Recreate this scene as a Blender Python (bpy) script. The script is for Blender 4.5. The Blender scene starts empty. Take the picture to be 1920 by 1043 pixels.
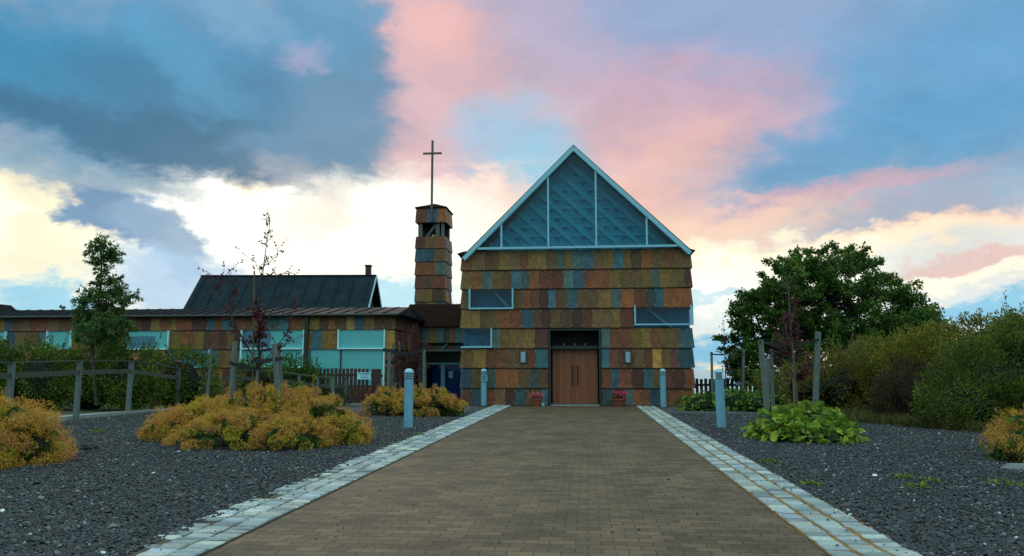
import bpy, math, random
import numpy as np
from mathutils import Vector, Matrix
PI = math.pi
sc = bpy.context.scene
COL = sc.collection

# ------------------------------------------------------------------ camera
FPX = 1450.0                                    # focal length for a 1920 px wide picture
PITCH = math.atan(170.5 / FPX)
YAW = math.atan(142.0 / FPX * math.cos(PITCH))
EYE = Vector((0, 0, 1.45))
cam_d = bpy.data.cameras.new("camera")
cam_d.sensor_width = 36.0
cam_d.lens = FPX / 1920 * 36.0
cam_d.clip_end = 20000
cam = bpy.data.objects.new("camera", cam_d)
COL.objects.link(cam)
cam.location = EYE
cam.rotation_euler = (PI / 2 + PITCH, 0, YAW)
sc.camera = cam
_F = Vector((-math.sin(YAW) * math.cos(PITCH), math.cos(YAW) * math.cos(PITCH), math.sin(PITCH)))
_R = Vector((math.cos(YAW), math.sin(YAW), 0))
_U = _R.cross(_F)

def ray(px, py):
    return _F * FPX + _R * (px - 960) + _U * (521.5 - py)
def at(px, py, Y):
    d = ray(px, py)
    return EYE + d * (Y / d.y)
def gx(px, Y): return at(px, 692, Y).x
def gz(py, Y, px=1102): return at(px, py, Y).z
def lin(r, g, b, k=1.0):
    f = lambda c: (c / 255 / 12.92 if c / 255 <= 0.04045 else ((c / 255 + 0.055) / 1.055) ** 2.4)
    return (f(r) * k, f(g) * k, f(b) * k, 1.0)

# ------------------------------------------------------------------ exposure
sc.view_settings.view_transform = 'Standard'
sc.view_settings.look = 'None'
sc.view_settings.exposure = 0.0
sc.view_settings.gamma = 1.0

# ------------------------------------------------------------------ sky
SUN_AZ, SUN_EL = math.radians(-19), math.radians(11)
#SKY_BEGIN
SKY = [  # azimuth, elevation, half width, half height (degrees), tilt, colour, opacity, gain, edge hardness
    (25.5, 18.3, 20.7, 10.0, 0, (92, 166, 212), 0.9, 1, 0.0),
    (6.3, 24.6, 15.5, 5.5, -8, (150, 172, 210), 0.95, 1, 0.0),
    (-4.7, 24.4, 7.5, 5.3, 0, (190, 176, 200), 0.8, 1, 0.1),
    (-12.1, 21.7, 7.2, 9.9, 10, (222, 184, 192), 0.95, 1, 0.25),
    (-10.9, 24.3, 4.1, 2.3, 0, (238, 188, 182), 0.7, 1, 0.2),
    (7.7, 19.1, 10.5, 4.1, -8, (206, 174, 192), 0.9, 1, 0.1),
    (4.1, 16.7, 11.5, 2.3, 8, (214, 180, 190), 0.8, 1, 0.1),
    (-5.6, 16.7, 5.8, 3.3, 0, (160, 198, 226), 0.9, 1, 0.1),
    (-3.9, 14.6, 5.1, 2.0, 0, (150, 212, 235), 0.6, 1, 0.1),
    (5.6, 13.2, 7.3, 3.9, 25, (240, 192, 182), 0.9, 1, 0.15),
    (-10.0, 12.6, 6.7, 2.0, 0, (255, 222, 206), 0.9, 1, 0.15),
    (21.5, 15.2, 14.7, 2.8, 6, (100, 164, 206), 0.8, 1, 0.0),
    (15.0, 14.1, 6.3, 1.8, 14, (112, 160, 198), 0.8, 1, 0.0),
    (22.0, 12.7, 10.5, 1.7, 0, (120, 172, 206), 0.7, 1, 0.1),
    (17.3, 11.9, 10.2, 1.2, 4, (214, 176, 188), 0.8, 1, 0.15),
    (21.9, 10.4, 11.6, 1.2, 2, (166, 176, 198), 0.8, 1, 0.15),
    (9.3, 10.4, 9.9, 1.5, 4, (252, 214, 190), 0.85, 1, 0.15),
    (22.4, 9.1, 9.1, 0.8, 3, (250, 208, 188), 0.9, 1.0, 0.2),
    (15.1, 8.5, 15.5, 1.0, 2, (255, 238, 205), 0.9, 1.1, 0.2),
    (11.4, 6.5, 9.8, 2.1, 6, (255, 255, 240), 0.9, 1.15, 0.15),
    (25.9, 6.5, 6.1, 0.9, 3, (236, 196, 188), 0.8, 1, 0.2),
    (24.4, 5.4, 6.9, 0.6, 5, (255, 250, 225), 0.9, 1.1, 0.2),
    (26.9, 3.5, 7.7, 1.0, 10, (135, 205, 238), 0.9, 1, 0.3),
    (10.3, 5.6, 3.4, 0.6, 4, (190, 225, 235), 0.8, 1, 0.3),
    (9.1, 1.6, 4.2, 1.6, 4, (105, 190, 228), 0.9, 1, 0.3),
    (8.6, -0.8, 5.3, 0.8, 0, (255, 225, 150), 0.9, 1.1, 0.3),
    (-26.3, 10.0, 17.7, 4.1, 4, (255, 255, 244), 0.97, 1.25, 0.15),
    (-17.9, 13.0, 4.2, 2.1, -15, (255, 250, 232), 0.95, 1.3, 0.6),
    (-13.5, 9.8, 7.8, 4.3, 0, (255, 253, 240), 0.9, 1.15, 0.1),
    (-20.5, 11.1, 3.4, 2.3, 30, (240, 228, 215), 0.7, 1, 0.2),
    (-23.9, 13.5, 1.9, 1.0, 0, (255, 240, 215), 0.8, 1.1, 0.4),
    (-37.7, 7.4, 6.7, 4.0, 0, (255, 252, 225), 0.8, 1.1, 0.2),
    (-35.6, 12.4, 8.9, 1.5, 4, (172, 190, 196), 0.8, 1, 0.15),
    (-37.0, 10.4, 3.0, 1.0, -10, (255, 240, 200), 0.7, 1, 0.2),
    (-36.3, 8.2, 3.7, 1.9, 30, (252, 246, 214), 0.8, 1, 0.3),
    (-36.5, 17.6, 14.1, 6.0, 0, (64, 142, 182), 0.98, 1, 0.25),
    (-39.1, 20.7, 8.4, 3.5, 0, (66, 152, 196), 0.8, 1, 0.1),
    (-26.6, 18.7, 12.3, 4.9, -4, (66, 130, 168), 0.98, 1, 0.25),
    (-18.8, 19.8, 4.3, 7.5, -4, (98, 144, 178), 0.98, 1, 0.3),
    (-19.7, 24.4, 4.8, 3.3, 0, (98, 158, 196), 0.9, 1, 0.4),
    (-30.0, 15.1, 14.3, 1.9, -3, (62, 116, 150), 0.97, 1, 0.3),
    (-21.4, 15.4, 5.6, 1.3, 0, (92, 142, 178), 0.9, 1, 0.4),
    (-29.0, 23.2, 9.8, 3.8, -5, (84, 152, 194), 0.8, 1, 0.1),
    (-26.5, 24.1, 4.6, 1.4, -20, (130, 186, 218), 0.35, 1, 0.0),
    (-21.6, 21.9, 2.2, 1.2, 20, (176, 172, 206), 0.6, 1, 0.0),
    (-29.9, 20.0, 5.3, 2.1, -30, (96, 172, 210), 0.4, 1, 0.1),
    (-21.9, 13.7, 1.9, 1.5, 0, (150, 166, 182), 0.7, 1, 0.2),
    (-33.3, 10.0, 3.7, 1.8, -20, (108, 150, 188), 0.97, 1, 0.6),
    (-30.3, 8.7, 3.6, 2.2, -35, (140, 174, 204), 0.95, 1, 0.6),
    (-29.2, 5.5, 5.8, 2.2, -10, (168, 205, 236), 0.9, 1, 0.3),
    (-36.6, 4.4, 3.4, 1.7, 0, (140, 212, 240), 0.9, 1, 0.3),
    (-14.2, 5.5, 4.7, 1.1, 6, (160, 222, 245), 0.9, 1, 0.4),
]
#SKY_END
world = bpy.data.worlds.new("World")
sc.world = world
world.use_nodes = True
def build_world():
    nt = world.node_tree; N = nt.nodes; L = nt.links
    N.clear()
    def new(t, **k):
        n = N.new(t)
        for a, b in k.items(): setattr(n, a, b)
        return n
    def mth(op, a, b=None, c=None):
        n = new('ShaderNodeMath', operation=op)
        for i, v in enumerate((a, b, c)):
            if v is None: continue
            if isinstance(v, (int, float)): n.inputs[i].default_value = v
            else: L.new(v, n.inputs[i])
        return n.outputs[0]
    tc = new('ShaderNodeTexCoord')
    vec = new('ShaderNodeVectorMath', operation='NORMALIZE'); L.new(tc.outputs['Generated'], vec.inputs[0])
    V = vec.outputs[0]
    sep = new('ShaderNodeSeparateXYZ'); L.new(V, sep.inputs[0])
    az = mth('MULTIPLY', mth('ARCTAN2', sep.outputs[0], sep.outputs[1]), 180 / PI)
    el = mth('MULTIPLY', mth('ARCSINE', sep.outputs[2]), 180 / PI)
    cmb = new('ShaderNodeCombineXYZ'); L.new(az, cmb.inputs[0]); L.new(el, cmb.inputs[1])
    # stretched coordinates so that cloud structure lies flat
    mp = new('ShaderNodeMapping'); L.new(V, mp.inputs[0]); mp.inputs['Scale'].default_value = (1, 1, 1.9)
    def noise(scale, detail, rough=0.55, dist=0.0):
        n = new('ShaderNodeTexNoise'); L.new(mp.outputs[0], n.inputs['Vector'])
        n.inputs['Scale'].default_value = scale; n.inputs['Detail'].default_value = detail
        n.inputs['Roughness'].default_value = rough; n.inputs['Distortion'].default_value = dist
        return n
    n1 = noise(5.0, 4); n2 = noise(13.0, 7, 0.62, 0.3); n4 = noise(34.0, 6, 0.6, 0.2); n3 = noise(9.0, 8, 0.62, 0.8)
    def vsub(n, k):
        s = new('ShaderNodeVectorMath', operation='SUBTRACT'); L.new(n.outputs['Color'], s.inputs[0]); s.inputs[1].default_value = (.5, .5, .5)
        m = new('ShaderNodeVectorMath', operation='MULTIPLY'); L.new(s.outputs[0], m.inputs[0]); m.inputs[1].default_value = (k, k * .8, 0)
        return m.outputs[0]
    a1 = new('ShaderNodeVectorMath', operation='ADD'); L.new(cmb.outputs[0], a1.inputs[0]); L.new(vsub(n1, 5.0), a1.inputs[1])
    a2 = new('ShaderNodeVectorMath', operation='ADD'); L.new(a1.outputs[0], a2.inputs[0]); L.new(vsub(n2, 6.0), a2.inputs[1])
    a3 = new('ShaderNodeVectorMath', operation='ADD'); L.new(a2.outputs[0], a3.inputs[0]); L.new(vsub(n4, 2.2), a3.inputs[1])
    P = a3.outputs[0]
    # base: broken evening overcast, warm and bright at the horizon
    mr = new('ShaderNodeMapRange'); L.new(el, mr.inputs[0]); mr.inputs[1].default_value = -2; mr.inputs[2].default_value = 90
    rmp = new('ShaderNodeValToRGB'); L.new(mr.outputs[0], rmp.inputs[0])
    cr = rmp.color_ramp
    stops = [(0.0, lin(250, 228, 190)), (0.06, lin(226, 238, 240)), (0.13, lin(255, 244, 226)), (0.20, lin(226, 196, 196)), (0.33, lin(150, 178, 204)), (0.45, lin(170, 196, 212)), (0.6, lin(186, 214, 218, 1.9)), (1.0, lin(202, 226, 226, 2.3))]  # overhead stops raised in brightness as added fill light
    while len(cr.elements) < len(stops): cr.elements.new(0.5)
    for e, (p, c) in zip(cr.elements, stops): e.position = p; e.color = c
    # away from the sunset: blue grey overcast, brightened as fill light for fronts and ground
    rmp2 = new('ShaderNodeValToRGB'); L.new(mr.outputs[0], rmp2.inputs[0]); cr = rmp2.color_ramp
    stops = [(0.0, lin(138, 172, 180, .9)), (0.12, lin(152, 190, 200, 1.3)), (0.3, lin(184, 214, 218, 1.8)), (1.0, lin(202, 226, 226, 2.3))]
    while len(cr.elements) < len(stops): cr.elements.new(0.5)
    for e, (p, c) in zip(cr.elements, stops): e.position = p; e.color = c
    bk = new('ShaderNodeMapRange', interpolation_type='SMOOTHSTEP'); L.new(mth('ABSOLUTE', az), bk.inputs[0]); bk.inputs[1].default_value = 50; bk.inputs[2].default_value = 95
    mb_ = new('ShaderNodeMix', data_type='RGBA'); L.new(bk.outputs[0], mb_.inputs[0]); L.new(rmp.outputs[0], mb_.inputs[6]); L.new(rmp2.outputs[0], mb_.inputs[7])
    cur = mb_.outputs[2]
    for (a, e, rx, ry, rot, rgb, op, gain, hard) in SKY:
        m = new('ShaderNodeMapping', vector_type='TEXTURE'); L.new(P, m.inputs[0])
        m.inputs['Location'].default_value = (a, e, 0); m.inputs['Rotation'].default_value = (0, 0, math.radians(rot)); m.inputs['Scale'].default_value = (rx, ry, 1)
        ln = new('ShaderNodeVectorMath', operation='LENGTH'); L.new(m.outputs[0], ln.inputs[0])
        q = new('ShaderNodeMapRange', interpolation_type='SMOOTHSTEP'); L.new(ln.outputs['Value'], q.inputs[0])
        q.inputs[1].default_value = 1.35 - .27 * hard; q.inputs[2].default_value = 0.25 + .75 * hard
        q.inputs[3].default_value = 0; q.inputs[4].default_value = op
        mx = new('ShaderNodeMix', data_type='RGBA'); L.new(q.outputs[0], mx.inputs[0]); L.new(cur, mx.inputs[6])
        c = lin(*rgb); mx.inputs[7].default_value = (c[0] * gain, c[1] * gain, c[2] * gain, 1)
        cur = mx.outputs[2]
    # billows: light and dark cloud texture
    b = new('ShaderNodeMapRange'); L.new(n3.outputs['Fac'], b.inputs[0]); b.inputs[1].default_value = .3; b.inputs[2].default_value = .7; b.inputs[3].default_value = .93; b.inputs[4].default_value = 1.07
    sc_ = new('ShaderNodeVectorMath', operation='SCALE'); L.new(cur, sc_.inputs[0]); L.new(b.outputs[0], sc_.inputs['Scale'])
    sky = new('ShaderNodeTexSky', sky_type='NISHITA'); sky.sun_disc = False
    sky.sun_elevation = SUN_EL; sky.sun_rotation = SUN_AZ % (2 * PI)
    bg1 = new('ShaderNodeBackground'); L.new(sky.outputs[0], bg1.inputs[0]); bg1.inputs[1].default_value = 0.1
    bg2 = new('ShaderNodeBackground'); L.new(sc_.outputs[0], bg2.inputs[0]); bg2.inputs[1].default_value = 1.0
    ms = new('ShaderNodeMixShader'); ms.inputs[0].default_value = 0.97
    L.new(bg1.outputs[0], ms.inputs[1]); L.new(bg2.outputs[0], ms.inputs[2])
    out = new('ShaderNodeOutputWorld'); L.new(ms.outputs[0], out.inputs[0])
build_world()
sun_d = bpy.data.lights.new("sun", 'SUN'); sun_d.energy = 0.7; sun_d.angle = math.radians(12); sun_d.color = (1, .82, .62)
sun = bpy.data.objects.new("sun", sun_d); COL.objects.link(sun)
sdir = Vector((math.sin(SUN_AZ) * math.cos(SUN_EL), math.cos(SUN_AZ) * math.cos(SUN_EL), math.sin(SUN_EL)))
sun.rotation_euler = sdir.to_track_quat('Z', 'Y').to_euler()
sun.location = (0, 0, 60)

# ------------------------------------------------------------------ materials
def mat(name, col=(.5, .5, .5, 1), rough=.7, metal=0.0, attr=False, var=0.0, vscale=8.0, bump=0.0, bscale=40.0, stretch=(1, 1, 1), spec=.5, trans=0.0, coat=0.0):
    m = bpy.data.materials.new(name); m.use_nodes = True
    nt = m.node_tree; N = nt.nodes; L = nt.links; b = N['Principled BSDF']
    b.inputs['Roughness'].default_value = rough; b.inputs['Metallic'].default_value = metal
    b.inputs['Specular IOR Level'].default_value = spec
    b.inputs['Coat Weight'].default_value = coat
    tc = N.new('ShaderNodeTexCoord'); mp = N.new('ShaderNodeMapping'); L.new(tc.outputs['Object'], mp.inputs[0]); mp.inputs['Scale'].default_value = stretch
    src = None
    if attr:
        a = N.new('ShaderNodeAttribute'); a.attribute_name = 'Col'; src = a.outputs['Color']
    if var > 0:
        n = N.new('ShaderNodeTexNoise'); L.new(mp.outputs[0], n.inputs['Vector']); n.inputs['Scale'].default_value = vscale; n.inputs['Detail'].default_value = 6; n.inputs['Roughness'].default_value = .65
        r = N.new('ShaderNodeMapRange'); L.new(n.outputs['Fac'], r.inputs[0]); r.inputs[1].default_value = .25; r.inputs[2].default_value = .75; r.inputs[3].default_value = 1 - var; r.inputs[4].default_value = 1 + var
        s = N.new('ShaderNodeVectorMath'); s.operation = 'SCALE'; L.new(r.outputs[0], s.inputs['Scale'])
        if src is None: s.inputs[0].default_value = col[:3]
        else: L.new(src, s.inputs[0])
        src = s.outputs[0]
    if src is None: b.inputs['Base Color'].default_value = col
    else: L.new(src, b.inputs['Base Color'])
    if bump > 0:
        n = N.new('ShaderNodeTexNoise'); L.new(mp.outputs[0], n.inputs['Vector']); n.inputs['Scale'].default_value = bscale; n.inputs['Detail'].default_value = 5
        bp = N.new('ShaderNodeBump'); bp.inputs['Strength'].default_value = bump; bp.inputs['Distance'].default_value = .02
        L.new(n.outputs['Fac'], bp.inputs['Height']); L.new(bp.outputs[0], b.inputs['Normal'])
    if trans > 0:      # thin leaves let light through
        t = N.new('ShaderNodeBsdfTranslucent'); ms = N.new('ShaderNodeMixShader'); ms.inputs[0].default_value = trans
        if src is None: t.inputs[0].default_value = col
        else: L.new(src, t.inputs[0])
        L.new(b.outputs[0], ms.inputs[1]); L.new(t.outputs[0], ms.inputs[2]); L.new(ms.outputs[0], N['Material Output'].inputs[0])
    return m

def glass_mat(name, tint, refl, rough=.02):
    m = bpy.data.materials.new(name); m.use_nodes = True
    nt = m.node_tree; N = nt.nodes; L = nt.links; N.clear()
    g = N.new('ShaderNodeBsdfGlossy'); g.inputs['Roughness'].default_value = rough; g.inputs['Color'].default_value = (.9, .95, 1, 1)
    t = N.new('ShaderNodeBsdfTransparent'); t.inputs[0].default_value = tint
    fr = N.new('ShaderNodeLayerWeight'); fr.inputs[0].default_value = .5
    pw = N.new('ShaderNodeMath'); pw.operation = 'POWER'; pw.inputs[1].default_value = 4; L.new(fr.outputs['Facing'], pw.inputs[0])
    ad = N.new('ShaderNodeMath'); ad.operation = 'MULTIPLY_ADD'; ad.inputs[1].default_value = .6; ad.inputs[2].default_value = refl; ad.use_clamp = True; L.new(pw.outputs[0], ad.inputs[0])
    ms = N.new('ShaderNodeMixShader'); o = N.new('ShaderNodeOutputMaterial')
    L.new(ad.outputs[0], ms.inputs[0]); L.new(t.outputs[0], ms.inputs[1]); L.new(g.outputs[0], ms.inputs[2]); L.new(ms.outputs[0], o.inputs[0])
    return m

def slate_mat():
    m = mat('slate', attr=True, rough=.55, spec=.35)
    nt = m.node_tree; N = nt.nodes; L = nt.links; b = N['Principled BSDF']
    at_ = N.new('ShaderNodeAttribute'); at_.attribute_name = 'Col'
    a2 = N.new('ShaderNodeAttribute'); a2.attribute_name = 'Rnd'
    tc = N.new('ShaderNodeTexCoord')
    add = N.new('ShaderNodeVectorMath'); add.operation = 'MULTIPLY_ADD'; L.new(a2.outputs['Color'], add.inputs[0]); add.inputs[1].default_value = (40, 40, 40); L.new(tc.outputs['Object'], add.inputs[2])
    def nz(s, d, r, dist=0):
        n = N.new('ShaderNodeTexNoise'); L.new(add.outputs[0], n.inputs['Vector']); n.inputs['Scale'].default_value = s; n.inputs['Detail'].default_value = d; n.inputs['Roughness'].default_value = r; n.inputs['Distortion'].default_value = dist
        return n
    n1 = nz(3.2, 5, .6, 1.2); n2 = nz(28, 6, .7); n3 = nz(1.6, 3, .5, .6)
    # a second mineral colour wandering through each slab
    mr = N.new('ShaderNodeMapRange'); mr.interpolation_type = 'SMOOTHSTEP'; L.new(n3.outputs['Fac'], mr.inputs[0]); mr.inputs[1].default_value = .52; mr.inputs[2].default_value = .62; mr.inputs[4].default_value = .55
    mx = N.new('ShaderNodeMix'); mx.data_type = 'RGBA'; L.new(mr.outputs[0], mx.inputs[0]); L.new(at_.outputs['Color'], mx.inputs[6]); L.new(a2.outputs['Color'], mx.inputs[7])
    hs = N.new('ShaderNodeMix'); hs.data_type = 'RGBA'; hs.inputs[0].default_value = .35 ; L.new(at_.outputs['Color'], hs.inputs[6])
    mulc = N.new('ShaderNodeVectorMath'); mulc.operation = 'MULTIPLY'; L.new(at_.outputs['Color'], mulc.inputs[0]); mulc.inputs[1].default_value = (1.5, .95, .7); L.new(mulc.outputs[0], hs.inputs[7])
    L.new(hs.outputs[2], mx.inputs[7])
    for l in list(mx.inputs[7].links): pass
    r1 = N.new('ShaderNodeMapRange'); L.new(n1.outputs['Fac'], r1.inputs[0]); r1.inputs[1].default_value = .3; r1.inputs[2].default_value = .7; r1.inputs[3].default_value = .62; r1.inputs[4].default_value = 1.38
    r2 = N.new('ShaderNodeMapRange'); L.new(n2.outputs['Fac'], r2.inputs[0]); r2.inputs[1].default_value = .3; r2.inputs[2].default_value = .7; r2.inputs[3].default_value = .8; r2.inputs[4].default_value = 1.2
    mu = N.new('ShaderNodeMath'); mu.operation = 'MULTIPLY'; L.new(r1.outputs[0], mu.inputs[0]); L.new(r2.outputs[0], mu.inputs[1])
    s = N.new('ShaderNodeVectorMath'); s.operation = 'SCALE'; L.new(mx.outputs[2], s.inputs[0]); L.new(mu.outputs[0], s.inputs['Scale'])
    L.new(s.outputs[0], b.inputs['Base Color'])
    bp = N.new('ShaderNodeBump'); bp.inputs['Strength'].default_value = .5; bp.inputs['Distance'].default_value = .012
    L.new(mu.outputs[0], bp.inputs['Height']); L.new(bp.outputs[0], b.inputs['Normal'])
    return m

def gravel_mat():
    m = bpy.data.materials.new('gravel'); m.use_nodes = True
    nt = m.node_tree; N = nt.nodes; L = nt.links; b = N['Principled BSDF']; b.inputs['Roughness'].default_value = .75
    tc = N.new('ShaderNodeTexCoord')
    v = N.new('ShaderNodeTexVoronoi'); L.new(tc.outputs['Object'], v.inputs['Vector']); v.inputs['Scale'].default_value = 30
    rp = N.new('ShaderNodeValToRGB'); sp = N.new('ShaderNodeSeparateColor'); L.new(v.outputs['Color'], sp.inputs[0]); L.new(sp.outputs[0], rp.inputs[0])
    st = [(0, (.006, .009, .012, 1)), (.45, (.018, .025, .029, 1)), (.8, (.045, .053, .056, 1)), (.95, (.2, .21, .21, 1)), (1, (.5, .5, .48, 1))]
    while len(rp.color_ramp.elements) < len(st): rp.color_ramp.elements.new(.5)
    for e, (p, c) in zip(rp.color_ramp.elements, st): e.position = p; e.color = c
    n = N.new('ShaderNodeTexNoise'); L.new(tc.outputs['Object'], n.inputs['Vector']); n.inputs['Scale'].default_value = .9; n.inputs['Detail'].default_value = 5
    r = N.new('ShaderNodeMapRange'); L.new(n.outputs['Fac'], r.inputs[0]); r.inputs[1].default_value = .3; r.inputs[2].default_value = .7; r.inputs[3].default_value = .75; r.inputs[4].default_value = 1.3
    s = N.new('ShaderNodeVectorMath'); s.operation = 'SCALE'; L.new(rp.outputs[0], s.inputs[0]); L.new(r.outputs[0], s.inputs['Scale'])
    L.new(s.outputs[0], b.inputs['Base Color'])
    bp = N.new('ShaderNodeBump'); bp.inputs['Strength'].default_value = .9; bp.inputs['Distance'].default_value = .03; bp.invert = True
    L.new(v.outputs['Distance'], bp.inputs['Height']); L.new(bp.outputs[0], b.inputs['Normal'])
    return m

def paver_mat():
    m = bpy.data.materials.new('pavers'); m.use_nodes = True
    nt = m.node_tree; N = nt.nodes; L = nt.links; b = N['Principled BSDF']; b.inputs['Roughness'].default_value = .8; b.inputs['Specular IOR Level'].default_value = .3
    tc = N.new('ShaderNodeTexCoord')
    wn = N.new('ShaderNodeTexNoise'); L.new(tc.outputs['Object'], wn.inputs['Vector']); wn.inputs['Scale'].default_value = 9; wn.inputs['Detail'].default_value = 3
    ws = N.new('ShaderNodeVectorMath'); ws.operation = 'MULTIPLY_ADD'; L.new(wn.outputs['Color'], ws.inputs[0]); ws.inputs[1].default_value = (.02, .02, 0); L.new(tc.outputs['Object'], ws.inputs[2])
    br = N.new('ShaderNodeTexBrick'); L.new(ws.outputs[0], br.inputs['Vector'])
    br.inputs['Scale'].default_value = 1; br.inputs['Brick Width'].default_value = .215; br.inputs['Row Height'].default_value = .145
    br.inputs['Mortar Size'].default_value = .0055; br.inputs['Mortar Smooth'].default_value = .6; br.offset = .5
    br.inputs['Color1'].default_value = (.074, .050, .029, 1); br.inputs['Color2'].default_value = (.130, .088, .051, 1); br.inputs['Mortar'].default_value = (.022, .024, .018, 1)
    n = N.new('ShaderNodeTexNoise'); L.new(tc.outputs['Object'], n.inputs['Vector']); n.inputs['Scale'].default_value = 70; n.inputs['Detail'].default_value = 6; n.inputs['Roughness'].default_value = .8
    r = N.new('ShaderNodeMapRange'); L.new(n.outputs['Fac'], r.inputs[0]); r.inputs[1].default_value = .3; r.inputs[2].default_value = .7; r.inputs[3].default_value = .55; r.inputs[4].default_value = 1.5
    n2 = N.new('ShaderNodeTexNoise'); L.new(tc.outputs['Object'], n2.inputs['Vector']); n2.inputs['Scale'].default_value = 1.1; n2.inputs['Detail'].default_value = 6; n2.inputs['Roughness'].default_value = .6
    r2 = N.new('ShaderNodeMapRange'); L.new(n2.outputs['Fac'], r2.inputs[0]); r2.inputs[1].default_value = .3; r2.inputs[2].default_value = .7; r2.inputs[3].default_value = .62; r2.inputs[4].default_value = 1.3
    mu = N.new('ShaderNodeMath'); mu.operation = 'MULTIPLY'; L.new(r.outputs[0], mu.inputs[0]); L.new(r2.outputs[0], mu.inputs[1])
    s = N.new('ShaderNodeVectorMath'); s.operation = 'SCALE'; L.new(br.outputs[0], s.inputs[0]); L.new(mu.outputs[0], s.inputs['Scale'])
    # specks of light grit
    vv = N.new('ShaderNodeTexVoronoi'); L.new(tc.outputs['Object'], vv.inputs['Vector']); vv.inputs['Scale'].default_value = 9
    gr = N.new('ShaderNodeMath'); gr.operation = 'LESS_THAN'; L.new(vv.outputs['Distance'], gr.inputs[0]); gr.inputs[1].default_value = .07
    mx = N.new('ShaderNodeMix'); mx.data_type = 'RGBA'; L.new(gr.outputs[0], mx.inputs[0]); L.new(s.outputs[0], mx.inputs[6]); mx.inputs[7].default_value = (.2, .19, .15, 1)
    L.new(mx.outputs[2], b.inputs['Base Color'])
    ad = N.new('ShaderNodeMath'); ad.operation = 'MULTIPLY_ADD'; L.new(n.outputs['Fac'], ad.inputs[0]); ad.inputs[1].default_value = .35
    inv = N.new('ShaderNodeMath'); inv.operation = 'SUBTRACT'; inv.inputs[0].default_value = 1; L.new(br.outputs['Fac'], inv.inputs[1]); L.new(inv.outputs[0], ad.inputs[2])
    bp = N.new('ShaderNodeBump'); bp.inputs['Strength'].default_value = .7; bp.inputs['Distance'].default_value = .012; L.new(ad.outputs[0], bp.inputs['Height']); L.new(bp.outputs[0], b.inputs['Normal'])
    return m

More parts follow.
